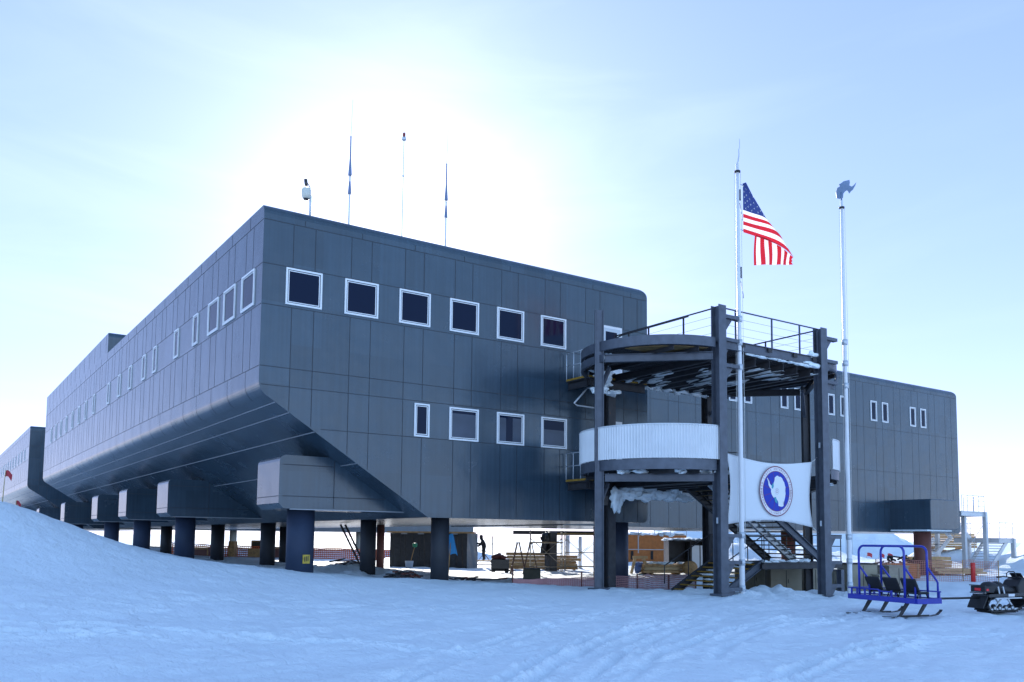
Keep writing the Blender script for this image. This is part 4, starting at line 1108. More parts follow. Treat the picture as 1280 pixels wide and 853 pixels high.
# ---------------------------------------------------------------- snow machine (rear half is what the picture shows; all of it is built)
def build_snowmobile():
    a = R(-12.2); x0, y0 = SX+3.02*math.cos(a), SY+3.02*math.sin(a)
    t = thing('snowmobile', 'black snowmobile hitched to the blue sled, cut off by the right edge', 'snowmobile', (x0, y0, gz(x0+.8, y0)), R(-10))
    W = .25; t.scale = (.9, .9, .9)
    # track belt
    path = [(.32, .05), (1.35, .05), (1.75, .22), (1.80, .36), (1.70, .46), (.40, .46), (.20, .42), (.10, .30), (.12, .16), (.20, .08)]
    mb = MB(); n = len(path); cx, cz = .9, .27
    pin = [(p[0]+(.035 if p[0] < cx else -.035), p[1]+(.03 if p[1] < cz else -.03)) for p in path]
    for i in range(n):
        p, q, r_, s_ = path[i], path[(i+1) % n], pin[(i+1) % n], pin[i]
        A = [(p[0], -W, p[1]), (q[0], -W, q[1]), (r_[0], -W, r_[1]), (s_[0], -W, s_[1])]; B = [(v[0], W, v[2]) for v in A]
        mb.face(A); mb.face(B); mb.face([A[0], B[0], B[1], A[1]]); mb.face([A[3], B[3], B[2], A[2]])
        L_ = math.hypot(q[0]-p[0], q[1]-p[1]); m = max(1, int(L_/.09))
        for k in range(m):
            u = (k+.5)/m; c = Vector((p[0]+(q[0]-p[0])*u, 0, p[1]+(q[1]-p[1])*u)); d = Vector((q[0]-p[0], 0, q[1]-p[1])).normalized(); nn = Vector((d.z, 0, -d.x))
            if nn.dot(c-Vector((cx, 0, cz))) < 0: nn = -nn
            mb.obox(c+nn*.018, d, Vector((0, 1, 0)), nn, .016, W, .02)
    mb.build('track', M_BLACK, t)
    for x in (.42, .64, .92, 1.20):
        for y in (-.20, .20):
            mb = MB(); mb.lathe((x, y, .155), [(.03, -.03), (.085, -.03), (.09, -.02), (.09, .02), (.085, .03), (.03, .03)], 16, axis='y', mi=0); mb.lathe((x, y-.035*(1 if y > 0 else 1), .155), [(.01, -.012), (.05, -.01), (.05, .01), (.01, .012)], 10, axis='y', mi=1)
            mb.build('bogie_wheel', [M_BLACKP, M_GALV], t)
    mb = MB(); mb.box(.25, 1.5, -.23, -.19, .10, .15); mb.box(.25, 1.5, .19, .23, .10, .15)
    for y in (-.21, .21): mb.beam((.45, y, .18), (.75, y, .44), .03, .04); mb.beam((1.25, y, .18), (1.0, y, .44), .03, .04)
    mb.build('suspension', M_GALV, t)
    # tunnel
    mb = MB(); mb.prism([(.12, -.29, .48), (1.9, -.29, .50), (1.9, -.29, .62), (1.2, -.29, .60), (.12, -.29, .58)], (0, .58, 0)); mb.build('tunnel', M_BLACKP, t, bevel=.015)
    mb = MB(); mb.box(.35, 1.5, -.34, -.29, .44, .475); mb.box(.35, 1.5, .29, .34, .44, .475); mb.box(.95, 1.22, -.302, -.292, .50, .58, 1); mb.build('running_board', [M_GALV, M_WHITEP], t)
    # snow flap, rear rack, lamp
    mb = MB(); mb.prism([(.06, -.27, .52), (.10, -.27, .52), (-.12, -.27, .16), (-.15, -.27, .18)], (0, .54, 0)); mb.build('snow_flap', M_BLACK, t)
    mb = MB(); mb.prism([(.0, -.24, .64), (.38, -.24, .62), (.50, -.24, .80), (.0, -.24, .82)], (0, .48, 0)); mb.tube([(.0, -.26, .84), (-.03, -.26, .84), (-.03, .26, .84), (.0, .26, .84)], .018, 6); mb.tube([(.02, -.25, .62), (-.02, -.25, .62), (-.02, .25, .62), (.02, .25, .62)], .018, 6)
    mb.build('rear_rack', M_BLACK, t, bevel=.01)
    mb = MB(); mb.box(-.015, .01, -.10, .10, .68, .76); mb.box(.06, .16, -.248, -.235, .68, .74); mb.build('tail_lamp', mat('red_lens', (.75, .02, .03), .2), t)
    # seats: two humps
    def seat(prof, w, name):
        mb = MB(); bm = mb.bm; rows = []
        for (x, zb, zt_) in prof:
            ring = []
            for k in range(9):
                a = PI*k/8; ring.append(bm.verts.new((x, -w*math.cos(a), zb+(zt_-zb)*math.sin(a)**.5)))
            rows.append(ring)
        for A, B in zip(rows, rows[1:]):
            for k in range(8): f = bm.faces.new((A[k], A[k+1], B[k+1], B[k])); f.smooth = True
            bm.faces.new((A[0], B[0], B[8], A[8]))
        for q in (rows[0], rows[-1]): bm.faces.new(q)
        return mb.build(name, M_BLACK, t)
    seat([(.26, .66, .72), (.28, .64, .86), (.36, .63, .94), (.50, .63, .95), (.64, .63, .92), (.74, .63, .88)], .21, 'passenger_seat')
    seat([(.62, .58, .80), (.70, .58, .93), (.80, .58, .96), (.92, .58, .93), (1.05, .58, .86), (1.3, .58, .80), (1.55, .58, .80)], .20, 'rider_seat')
    for (x, xx) in ((.55, .62), (.76, .84)):
        mb = MB()
        for y in (-.26, .26): mb.beam((x, y, .80), (xx, y, .52), .02, .045)
        mb.build('grab_strut', M_GALV, t)
    # hood, windshield, bars
    mb = MB(); hp = [(1.45, .52), (1.40, .80), (1.55, .98), (1.75, 1.06), (2.1, 1.0), (2.5, .82), (2.75, .58), (2.7, .44), (1.8, .42)]
    mb.prism([(p[0], -.28, p[1]) for p in hp], (0, .56, 0)); mb.build('hood', mat('satin_black', (.012, .012, .014), .45), t, bevel=.05)
    mb = MB(); mb.tube([(1.46, -.36, 1.06), (1.50, -.26, 1.08), (1.56, -.1, 1.06), (1.56, .1, 1.06), (1.50, .26, 1.08), (1.46, .36, 1.06)], .018, 8)
    for y in (-1, 1): mb.tube([(1.40, y*.42, 1.05), (1.47, y*.30, 1.07)], .026, 8)
    mb.build('handlebar', M_BLACK, t)
    mb = MB(); mb.tube([(1.52, -.16, 1.06), (1.50, -.15, 1.18), (1.52, -.08, 1.24), (1.52, .08, 1.24), (1.50, .15, 1.18), (1.52, .16, 1.06)], .016, 6); mb.build('grab_loop', M_BLACK, t)
    mb = MB(); mb.prism([(1.80, -.20, 1.03), (1.82, -.20, 1.03), (1.70, -.18, 1.20), (1.68, -.18, 1.20)], (0, .38, 0)); mb.build('windshield', M_BLACKP, t)
    for y in (-.48, .48):
        mb = MB(); pts = [(1.75, y, .04), (2.7, y, .03), (2.95, y, .10), (3.05, y, .22)]
        for (p, q) in zip(pts, pts[1:]): mb.beam(p, q, .13, .03)
        mb.tube([(2.95, y, .12), (2.8, y, .24), (2.55, y, .08)], .016, 6); mb.beam((2.35, y, .05), (2.2, y*.6, .5), .05, .05); mb.beam((2.1, y*.45, .36), (2.35, y, .22), .03, .03)
        mb.build('ski', M_BLACKP, t)
build_snowmobile()

# ---------------------------------------------------------------- small people-sized and yard things
def marker_flag(x, y, h, label, group=None, w=.34, tilt=0.0, fh=.24, zoff=0):
    t = thing('marker_flag', label, 'flag', (x, y, gz(x, y)+zoff), group=group)
    mb = MB(); mb.tube([(0, 0, -.3), (tilt*.5, 0, h*.5), (tilt, 0, h)], [.018, .014, .010], 6); mb.build('cane', mat('bamboo', (.42, .33, .16), .7), t)
    mb = MB(); nx = 8
    for i in range(nx):
        def q(u, v): return (tilt+RV.x*w*u*(1-.1*v), RV.y*w*u+.03*math.sin(u*7+v), h-.02-fh*v-.10*u*u+.03*math.sin(u*5))
        a, b = i/nx, (i+1)/nx; mb.face([q(a, 0), q(b, 0), q(b, 1), q(a, 1)])
    mb.build('pennant', mat('red_pennant', (.38, .04, .05), .8), t)
marker_flag(-6.55, 4.10, .98, 'dark red flag on a bamboo cane at the crest of the snow drift', w=.22, tilt=.05, fh=.19)
marker_flag(-5.63, 10.81, .50, 'tiny red flag peeping over the drift under the far block', w=.2, fh=.16)
for (x, y) in ((67.9, 24.2), (68.85, 23.5), (69.6, 23.1)):
    marker_flag(x, y, .65, 'small pink-red flag on the snow hill beyond the sled', group='red flags on the snow hill', w=.5, tilt=.3, fh=.36, zoff=0)

def mesh_fence(pts, h, label, name='mesh_fence', m=None, sp=.16, bar=.03, posts=True, group=None, h0=None):
    c = pts[0]; t = thing(name, label, 'fence', (c[0], c[1], 0), group=group); m = m or M_MESHF
    mb = MB(); run = 0
    P_ = []
    for (a, b) in zip(pts, pts[1:]):
        L_ = math.hypot(b[0]-a[0], b[1]-a[1]); n = max(1, int(L_/sp))
        for k in range(n): P_.append((a[0]+(b[0]-a[0])*k/n, a[1]+(b[1]-a[1])*k/n))
    P_.append(pts[-1]); N_ = len(P_)
    def top(i):
        u = i/max(1, N_-1); hh = h if h0 is None else h0+(h-h0)*min(1, u*1.6)
        return hh*(1-.10*abs(math.sin(i*.19)))
    Z = [gz(*p) for p in P_]
    for i, p in enumerate(P_):
        mb.tube([(p[0]-c[0], p[1]-c[1], Z[i]), (p[0]-c[0], p[1]-c[1], Z[i]+top(i))], bar/2, 4, cap=False)
    nh = max(2, int(h/sp))
    for j in range(nh+1):
        for i in range(N_-1):
            p, q = P_[i], P_[i+1]
            mb.tube([(p[0]-c[0], p[1]-c[1], Z[i]+.03+top(i)*j/nh*.97), (q[0]-c[0], q[1]-c[1], Z[i+1]+.03+top(i+1)*j/nh*.97)], bar/2, 4, cap=False)
    mb.build('netting', m, t)
    for p in pts:
        mb = MB(); z = gz(*p); mb.box(p[0]-c[0]-.025, p[0]-c[0]+.025, p[1]-c[1]-.02, p[1]-c[1]+.02, z-.3, z+h*.97); mb.build('post', M_WOOD if m is not M_MESHF else M_RUSTC, t)
    return t
mesh_fence([(10.6, 1.2), (12.86, -.26), (15.09, -1.0), (17.2, -.6), (19.2, -.2)], .62, 'low faded pink mesh fence behind the left legs of the stair tower', h0=.15, sp=.085, bar=.034)
M_ORF = mat('orange_mesh', (.80, .17, .06), .7)
mesh_fence([(9.5, 52), (13.5, 49), (17, 46.7), (19.8, 44.7), (22.8, 42.8), (26.5, 40.4)], .95, 'long orange mesh fence across the yard beneath the long block', m=M_ORF, sp=.17, bar=.085)
mesh_fence([(36.6, 2.6), (39.2, 1.0), (41.2, .1), (42.2, -1.4)], 1.25, 'sagging red-orange mesh fence around the foot of the pale stairs', m=mat('salmon_mesh', (.66, .26, .20), .7), sp=.11, bar=.018)
t = thing('marker_post', 'bright red round post standing in snow beside the pale stairs', 'post', (41.45, -.35, gz(41.45, -.35)))
mb = MB(); mb.lathe((0, 0, 0), [(.125, -.3), (.125, 1.06), (.11, 1.08)], 18); mb.build('tube', M_RED, t)
mb = MB(); mb.lathe((0, 0, 0), [(.128, .80), (.129, .88)], 18); mb.build('reflective_band', mat('red_band', (.7, .06, .05), .25), t)
t = thing('marker_post', 'thin bright red stake beside the tan columns in the yard', 'post', (28.0, 45.2, gz(28, 45.2)))
mb = MB(); mb.lathe((0, 0, 0), [(.10, -.3), (.10, .98), (.06, 1.0)], 10); mb.build('tube', M_RED, t)

# pale steel stairs at the right
def pale_stairs():
    t = thing('outside_stairs', 'pale galvanised switchback stairs at the far right corner of the wing', 'stairs', (0, 0, 0))
    def b(nm, f): mb = MB(); f(mb); return mb.build(nm, M_GALV, t)
    PO = [(53.1, 6.4, 4.05), (54.85, 5.8, 4.05), (53.1, 9.4, 4.05), (54.85, 9.4, 4.05), (57.75, 5.3, 2.18), (57.75, 8.6, 2.18)]
    for (x, y, z) in PO: b('post', lambda mb: mb.box(x-.13, x+.13, y-.13, y+.13, gz(x, y)-.4, z))
    def slab(mb, x0, x1, y0, y1, z):
        mb.box(x0, x1, y0, y1, z-.06, z)
        for y in (y0, y1): mb.ibeam((x0, y, z-.2), (x1, y, z-.2), .14, .30, .02)
        for x in (x0, x1): mb.ibeam((x, y0, z-.2), (x, y1, z-.2), .14, .28, .02)
    b('landing', lambda mb: slab(mb, 51.7, 54.85, 5.8, 9.4, 4.06))
    b('landing', lambda mb: slab(mb, 55.7, 57.8, 5.3, 8.6, 2.19))
    def fl(x0, z0, x1, z1, y0, y1, n):
        f = bpy.data.objects.new('stair_flight', None); COL.objects.link(f); f.parent = t
        for y in (y0, y1):
            mb = MB(); mb.beam((x0, y, z0-.1), (x1, y, z1-.1), .06, .32); mb.build('stringer', M_GALV, f)
        for k in range(n):
            u = (k+.5)/n; x = x0+(x1-x0)*u; z = z0+(z1-z0)*u
            mb = MB(); mb.box(x-.13, x+.13, y0+.03, y1-.03, z-.05, z); mb.build('tread', M_GALV, f)
    fl(52.8, 4.05, 55.8, 2.2, 7.4, 8.8, 10)
    fl(57.0, 2.12, 54.1, -.2, 5.35, 7.0, 12)
    fl(52.0, -.1, 55.6, 2.2, 8.9, 10.1, 12)
    def railf(pts, z, n=3):
        mb = MB()
        for k in range(n): mb.tube([(p[0], p[1], p[2]+1.12*(k+1)/n) for p in pts], .022 if k == n-1 else .012, 6)
        for p in pts: mb.tube([(p[0], p[1], p[2]), (p[0], p[1], p[2]+1.12)], .025, 6)
        for (p, q) in zip(pts, pts[1:]):
            m = ((p[0]+q[0])/2, (p[1]+q[1])/2, (p[2]+q[2])/2); mb.tube([m, (m[0], m[1], m[2]+1.12)], .02, 6)
        mb.build('railing', M_GALV, t)
    railf([(51.8, 5.8, 4.06), (53.3, 5.8, 4.06), (54.8, 5.8, 4.06), (54.8, 7.3, 4.06)], 0); railf([(51.8, 9.3, 4.06), (54.8, 9.3, 4.06)], 0)
    railf([(55.8, 5.3, 2.19), (57.7, 5.3, 2.19), (57.7, 8.6, 2.19), (55.7, 8.6, 2.19)], 0)
    railf([(52.8, 7.4, 4.05), (55.8, 7.4, 2.2)], 0, 2); railf([(57.0, 7.0, 2.15), (54.1, 7.0, -.2)], 0, 2)
pale_stairs()

# wrapped shed under the block
t = thing('tarp_shed', 'black tarp-wrapped shed with a grey plastic end, standing in the yard', 'shed', (0, 0, 0))
A_, B_ = Vector((19.22, 29.39, 0)), Vector((23.73, 26.32, 0)); dX = (B_-A_).normalized(); dY = Vector((-dX.y, dX.x, 0)); zb = -.3
mb = MB(); mb.obox(A_+dX*2.75+dY*1.5+Vector((0, 0, zb+1.2)), dX, dY, Vector((0, 0, 1)), 2.75, 1.5, 1.25); 
for k in range(12): mb.beam(A_+dX*(.25+.45*k)-dY*.02+Vector((0, 0, zb)), A_+dX*(.25+.45*k+.1*math.sin(k*2.1))-dY*.03+Vector((0, 0, zb+2.4)), .05, .04)
mb.build('tarp_cover', M_TARP, t)
mb = MB(); n = 10
for i in range(n):
    def q(u, z): return A_+dX*(5.5+.75*u)-dY*(.06+.05*math.sin(u*9+z*2))+Vector((0, 0, z))
    for j in range(8): mb.face([q(i/n, zb+2.45*j/8), q((i+1)/n, zb+2.45*j/8), q((i+1)/n, zb+2.45*(j+1)/8), q(i/n, zb+2.45*(j+1)/8)])
pl = mb.build('plastic_sheet', M_PLASTIC, t); pl.modifiers.new('solid', 'SOLIDIFY').thickness = .02
mb = MB(); mb.obox(A_+dX*2.9+dY*1.4+Vector((0, 0, zb+2.52)), dX, dY, Vector((0, 0, 1)), 3.1, 1.7, .05); mb.build('roof_boards', M_WOOD, t)
for k in range(4):
    mb = MB(); c = A_+dX*(1.0+1.2*k)-dY*.05+Vector((0, 0, zb+2.42)); mb.obox(c, dX, dY, Vector((0, 0, 1)), .22, .03, .05); mb.build('eave_light_gap', M_PLASTIC, t)

# scaffolds
def scaffold(x, y, rz, L_, W_, H_, lifts, label, plank=True):
    t = thing('scaffold', label, 'scaffold', (x, y, gz(x, y)), rz, group='tube scaffolds in the yard')
    for sx in (0, L_):
        mb = MB()
        for sy in (0, W_): mb.tube([(sx, sy, -.1), (sx, sy, H_)], .032, 6)
        for k in range(int(H_/.42)): mb.tube([(sx, 0, .3+.42*k), (sx, W_, .3+.42*k)], .022, 6)
        mb.build('end_frame', M_TANC, t)
    for sy in (0, W_):
        mb = MB()
        for z in lifts: mb.tube([(0, sy, z), (L_, sy, z)], .024, 6)
        mb.tube([(0, sy, .3), (L_, sy, H_-.5)], .016, 5); mb.tube([(L_, sy, .3), (0, sy, H_-.5)], .016, 5)
        mb.build('brace', M_TANC, t)
    if plank:
        for k in range(3):
            mb = MB(); mb.box(-.1, L_+.1, .05+k*W_/3, .02+(k+.9)*W_/3, lifts[-1]+.02, lifts[-1]+.07); mb.build('plank', M_PLY, t)
    return t
scaffold(23.4, 18.0, R(-34), 2.0, 1.3, 2.55, (.25, 1.1, 1.75), 'tube scaffold with planks in front of the lumber stack')
scaffold(25.9, 17.6, R(-34), 2.2, 1.3, 2.6, (.3, 1.2, 2.35), 'tube scaffold with yellow boards nearest the brown-red column')
scaffold(24.35, 26.1, R(-34), 1.2, 1.0, 2.3, (.25, .5), 'narrow scaffold beside the black shed, with a worker on it', plank=True)
t = thing('site_beam', 'long yellow and black boarded beam slung under the block above the scaffolds', 'beam', (24.0, 20.5, 2.05), R(-34))
mb = MB(); mb.box(-.2, 6.6, 0, .18, .06, .30, 0); mb.build('beam', M_STEELD, t)
mb = MB(); mb.box(2.2, 6.6, -.02, -.002, .02, .16, 0); mb.build('yellow_board', M_AMBER, t)
# wrapped black column and pale pipes beside it
t = thing('wrapped_column', 'black plastic-wrapped square column behind the scaffold ladders', 'column', (25.3, 18.4, gz(25.3, 18.4)))
mb = MB(); mb.box(-.3, .3, -.3, .3, -.1, 2.5); mb.build('shaft', M_TARP, t, bevel=.05)
mb = MB(); mb.lump((-.5, 0, 1.9), .35, .25, .55, 4, rough=.5); mb.build('loose_tarp', M_TARP, t)
for i, (x, y) in enumerate(((29.5, 22.0), (30.2, 21.5))):
    t = thing('pale_pipe', ('pale upright pipe in the sunlit yard, left one of the close pair', 'pale upright pipe in the sunlit yard, right one of the close pair')[i], 'pipe', (x, y, gz(x, y)))
    mb = MB(); mb.lathe((0, 0, 0), [(.13, -.2), (.13, 2.3)], 14); mb.build('pipe', M_WHITEP, t)
    mb = MB(); mb.lathe((0, 0, .05), [(.13, -.03), (.22, -.02), (.22, .03), (.13, .04)], 14); mb.build('flange', M_GALV, t)

# stepladders
def stepladder(x, y, rz, label, h=1.75):
    t = thing('stepladder', label, 'ladder', (x, y, gz(x, y)), rz, group='stepladders in the yard')
    m = mat('dark_orange_ladder', (.10, .05, .03), .5)
    mb = MB()
    for s_ in (-1, 1): mb.beam((-.45, s_*.26, -.05), (-.06, s_*.17, h), .04, .07)
    for k in range(6): u = (k+.7)/6.5; mb.box(-.45+.39*u-.04, -.45+.39*u+.04, -.24+.08*u, .24-.08*u, h*u-.02, h*u+.01)
    mb.build('step_side', m, t)
    mb = MB()
    for s_ in (-1, 1): mb.beam((.45, s_*.28, -.05), (.06, s_*.17, h), .035, .05)
    for k in (.25, .6): mb.tube([(.45-.39*k, -.25, h*k), (.45-.39*k, .25, h*k)], .015, 5)
    mb.build('rear_side', m, t)
    mb = MB(); mb.box(-.12, .12, -.20, .20, h-.01, h+.05); mb.build('top_cap', M_BLACK, t)
    return t
stepladder(19.9, 14.3, R(-30), 'left one of two dark stepladders by the lumber stack')
stepladder(20.5, 13.9, R(-36), 'right one of two dark stepladders by the lumber stack')
# leaning rail-like ladder under the block
t = thing('extension_ladder', 'long black ladder leaning up to the underside beside a dark column', 'ladder', (10.0, 15.0, 0))
mb = MB()
for s_ in (-.22, .22): mb.beam((.45+s_*.8, -.3+s_*.5, gz(10.3, 14.6)-.1), (-.55+s_*.8, .1+s_*.5, 2.45), .06, .10)
for k in range(11): u = (k+.5)/11; z = .15+2.2*u; mb.tube([(.45-u+(-.22)*.8, -.3+.4*u-.11, z), (.45-u+.22*.8, -.3+.4*u+.11, z)], .018, 5)
mb.build('ladder', M_BLACK, t)

# machines on the snow
def generator(x, y, rz, label, m1, s=1.0):
    t = thing('generator', label, 'generator', (x, y, gz(x, y)), rz)
    mb = MB(); mb.box(-.55*s, .55*s, -.35*s, .35*s, .22*s, .85*s); mb.build('housing', m1, t, bevel=.05)
    mb = MB(); mb.lump((0, 0, .95*s), .42*s, .28*s, .18*s, 9, rough=.5); mb.build('engine_top', mat('dark_red_metal', (.09, .02, .02), .6), t)
    mb = MB()
    for y_ in (-.38*s, .38*s): mb.box(-.62*s, .70*s, y_-.04, y_+.04, .12*s, .2*s)
    mb.tube([(.62*s, 0, .2*s), (.95*s, 0, .12*s)], .03, 6); mb.build('skid', M_BLACK, t)
    for x_ in (-.4*s, .4*s):
        mb = MB(); mb.lathe((x_, -.4*s, .13*s), [(.03, -.05), (.13*s, -.05), (.13*s, .05), (.03, .05)], 14, axis='y'); mb.build('wheel', M_BLACK, t)
    return t
generator(20.75, 17.45, R(-34), 'dark red-topped generator cart on the sunlit snow edge', M_BLACKP)
t = thing('equipment_box', 'olive-brown equipment box on a dark base just behind the snow crest', 'box', (15.3, 6.5, gz(15.3, 6.5)), R(-34))
mb = MB(); mb.box(-.40, .40, -.3, .3, .16, .68); mb.build('casing', M_OLIVE, t, bevel=.03)
mb = MB(); mb.box(-.42, .42, -.32, .32, .68, .72); mb.tube([(-.1, 0, .72), (-.1, 0, .80), (.1, 0, .80), (.1, 0, .72)], .015, 6); mb.build('lid', M_BLACK, t)
mb = MB(); mb.box(-.72, .72, -.40, -.28, 0, .15); mb.box(-.72, .72, .28, .40, 0, .15); mb.build('skid', M_BLACK, t)

# stacks of boards and crates
def lumber(x, y, rz, L_, W_, H_, label, rows=5, m=None, group='stacks of boards'):
    t = thing('lumber_stack', label, 'lumber stack', (x, y, gz(x, y)), rz, group=group); rs = np.random.RandomState(int(x*10))
    z = .1; h = H_/rows
    for r_ in range(rows):
        mb = MB(); o = rs.uniform(-.15, .15); nb = 4
        for b in range(nb): o2 = o+rs.uniform(-.08, .08); mb.box(-L_/2+o2, L_/2+o2, -W_/2+W_/nb*b, -W_/2+W_/nb*(b+.94), z, z+h*.86)
        mb.build('board_layer', (M_WOOD, M_PLY)[r_ % 2] if m is None else m, t); z += h
    mb = MB()
    for x_ in (-L_/3, L_/3): mb.box(x_-.05, x_+.05, -W_/2, W_/2, 0, .1)
    mb.build('bearer', M_WOOD, t)
    return t
lumber(26.2, 22.2, R(-34), 3.2, 1.2, 1.15, 'orange-brown lumber stack behind the stepladders')
lumber(27.4, 19.5, R(-34), 1.6, 1.0, .95, 'shorter lumber stack behind the second scaffold')
lumber(28.6, 11.6, R(-20), 2.6, 1.2, .55, 'snow-dusted timber bundle in front of the black booth', rows=3)
o = MB(); 
for k in range(8): o.lump((28.6+rng.uniform(-1.2, 1.2), 11.6+rng.uniform(-.6, .5), gz(28.6, 11.6)+.68), rng.uniform(.2, .5), rng.uniform(.15, .3), .07, 60+k, rough=.5)
tag(o.build('snow_dusting', M_CLUMP), 'patches of snow on the timber bundle', 'snow', kind='stuff')
t = thing('cable_trestle', 'pale wooden A-shaped frame at the left end of the timber bundle', 'frame', (27.2, 12.1, gz(27.2, 12.1)), R(-25))
mb = MB(); mb.beam((-.5, 0, 0), (-.25, 0, .95), .16, .14); mb.beam((.55, 0, 0), (.25, 0, .95), .16, .18); mb.beam((-.4, 0, .98), (.5, 0, .98), .18, .16); mb.build('frame', M_PLY, t)
mb = MB(); mb.lump((.05, .1, .35), .28, .2, .33, 12, rough=.3); mb.build('blue_sack', mat('blue_sack', (.14, .22, .46), .8), t)
t = thing('cable_drum', 'small round wooden cable drum right of the timber bundle', 'drum', (29.6, 10.3, gz(29.6, 10.3)+.38), R(30))
mb = MB(); mb.lathe((0, 0, 0), [(.12, -.33), (.40, -.33), (.40, -.27), (.25, -.26), (.25, .26), (.40, .27), (.40, .33), (.12, .33)], 22, axis='x'); mb.build('drum', M_WOOD, t)
t = thing('black_booth', 'open-fronted black booth with two pale panels, right of the timber bundle', 'booth', (35.7, 18.3, gz(36, 18)), R(-34))
mb = MB(); mb.box(0, 1.9, 0, 2.0, 0, .06); mb.box(0, 2.9, 1.95, 2.0, .06, 2.0); mb.box(0, .06, 0, 1.95, .06, 2.0); mb.box(-.05, 3.0, -.1, 2.05, 2.0, 2.08); mb.box(1.55, 1.62, 0, 1.95, .06, 2.0); mb.box(2.85, 2.9, 0, 1.95, .06, 2.0); mb.build('shell', M_TARP, t)
for x_ in (1.66, 2.28): mb = MB(); mb.box(x_, x_+.54, .0, .04, .08, 1.72); mb.build('panel', M_GALV, t)
mb = MB(); mb.box(2.4, 2.7, -.008, -.002, 1.45, 1.62); mb.build('blue_notice', mat('blue_notice', (.08, .18, .45), .6), t)
t = thing('snow_slab', 'thin snow lying on the black booth roof', 'snow', (35.7, 18.3, gz(36, 18)+2.08), R(-34), None)
mb = MB(); 
for k in range(7): mb.lump((.2+.42*k, 1.0, .04), .42, .9, .10, 80+k, rough=.3)
mb.build('snow', M_CLUMP, t)
# long orange-brown container with a rail on it
t = thing('freight_container', 'long orange-brown container with a railed, snow-covered top behind the tower', 'container', (42.24, 29.43, gz(44, 28)+.75), R(-34))
mb = MB(); L_ = 5.6; mb.box(-2.2, L_-.9, 0, 2.4, -.9, 1.55)
for k in range(22): mb.box(-2.1+.3*k, -1.98+.3*k, -.03, 0, -.8, 1.45)
mb.build('walls', M_ORNG, t)
mb = MB(); mb.box(-2.25, L_-.85, -.05, 0.0, .28, .34); mb.box(-.62, -.55, -.06, -.03, -.8, 1.5); mb.box(.5, .58, -.06, -.03, .0, 1.5); mb.build('pale_straps', M_GALV, t)
for x_ in (-.1, 1.6): mb = MB(); mb.box(x_, x_+.22, -.07, -.031, -.55, .18); mb.build('vent_slot', M_BLACK, t)
mb = MB(); mb.tube([(-2.2, 0, 2.2), (L_-.9, 0, 2.2)], .03, 6)
for k in range(6): mb.tube([(-2.2+1.38*k, 0, 1.55), (-2.2+1.38*k, 0, 2.2)], .03, 6)
mb.build('top_rail', M_GALV, t)
mb = MB()
for k in range(9): mb.lump((-1.8+.75*k, 1.0, 1.58), .6, .9, .18, 100+k, rough=.4)
mb.build('snow_cover', M_CLUMP, t)

# tan crates and cabinets behind the stair tower
def cabinet(x, y, rz, w_, d_, h_, label, m=M_TAN, dark=None):
    t = thing('cabinet', label, 'cabinet', (x, y, gz(x, y)-.05), rz, group='tan cabinets behind the stair tower')
    mb = MB(); mb.box(-w_/2, w_/2, -d_/2, d_/2, 0, h_); mb.build('casing', m, t, bevel=.015)
    mb = MB(); mb.box(-w_/2-.03, w_/2+.03, -d_/2-.03, d_/2+.03, h_, h_+.05); mb.build('lid', dark or m, t)
    mb = MB(); mb.box(-.01, .01, -d_/2-.012, -d_/2+.0, .06, h_-.06); mb.tube([(.08, -d_/2-.03, h_*.45), (.08, -d_/2-.03, h_*.6)], .012, 5); mb.build('door_edge', M_GASK, t)
    return t
cabinet(20.9, -1.7, R(-30), .9, 1.2, 1.05, 'dark-sided tan cabinet at the left end of the row under the stairs', M_OLIVE)
cabinet(22.2, -2.3, R(-30), 1.35, 1.2, 1.1, 'wide tan cabinet under the stairs landing, second in the row')
cabinet(23.5, -2.8, R(-30), .75, 1.2, 1.1, 'narrow tan cabinet behind the landing legs, third in the row')
cabinet(24.6, -2.9, R(-30), .9, 1.2, 1.05, 'dark olive cabinet behind the right front tower leg', M_OLIVE, M_BLACK)
cabinet(26.3, -3.2, R(-30), 1.3, 1.2, 1.25, 'tallest tan cabinet with black top behind the sled hoop', M_TAN, M_BLACK)
cabinet(26.2, -4.6, R(-30), .8, .7, .75, 'small tan box in front of the tallest cabinet', M_TAN)
cabinet(27.9, -3.9, R(-30), .9, 1.2, 1.15, 'grey-tan cabinet at the right end of the row behind the sled', M_TANC)
cabinet(29.2, -2.5, R(-20), 1.2, 1.0, .9, 'low olive cabinet seen between the sled seats', M_OLIVE)
t = thing('wooden_crate', 'bright orange wooden crate in the yard behind the sled', 'crate', (38.9, 2.6, gz(38.9, 2.6)), R(-34))
mb = MB(); mb.box(-.9, .9, -.6, .6, .1, .95)
for k in range(3): mb.box(-.92, .92, -.63, -.6, .16+.28*k, .36+.28*k)
mb.build('box', M_ORNG, t)
mb = MB(); 
for x_ in (-.8, 0, .8): mb.box(x_-.05, x_+.05, -.66, -.63, .1, .95)
mb.build('battens', M_WOOD, t)
t = thing('scrap_pile', 'dark tangle of scrap metal on a pale pallet beyond the sled', 'scrap', (45.0, 6.4, gz(45, 6.4)), R(-20))
mb = MB(); mb.box(-2.2, 1.6, -.8, .8, .1, .5); mb.build('pallet', M_PLY, t)
mb = MB(); rs = np.random.RandomState(12)
for k in range(22):
    a = rs.uniform(0, PI); c = Vector((rs.uniform(-1.3, 1.2), rs.uniform(-.6, .6), .6+rs.uniform(0, .5))); d = Vector((math.cos(a), math.sin(a)*.5, rs.uniform(-.4, .4)))*rs.uniform(.2, .6); mb.beam(c-d, c+d, .08, .10)
mb.build('scrap', M_BLACK, t)
lumber(59.8, 11.4, R(-30), 3.6, 1.8, 1.15, 'tall tan timber stack seen through the gap under the wing', rows=6)
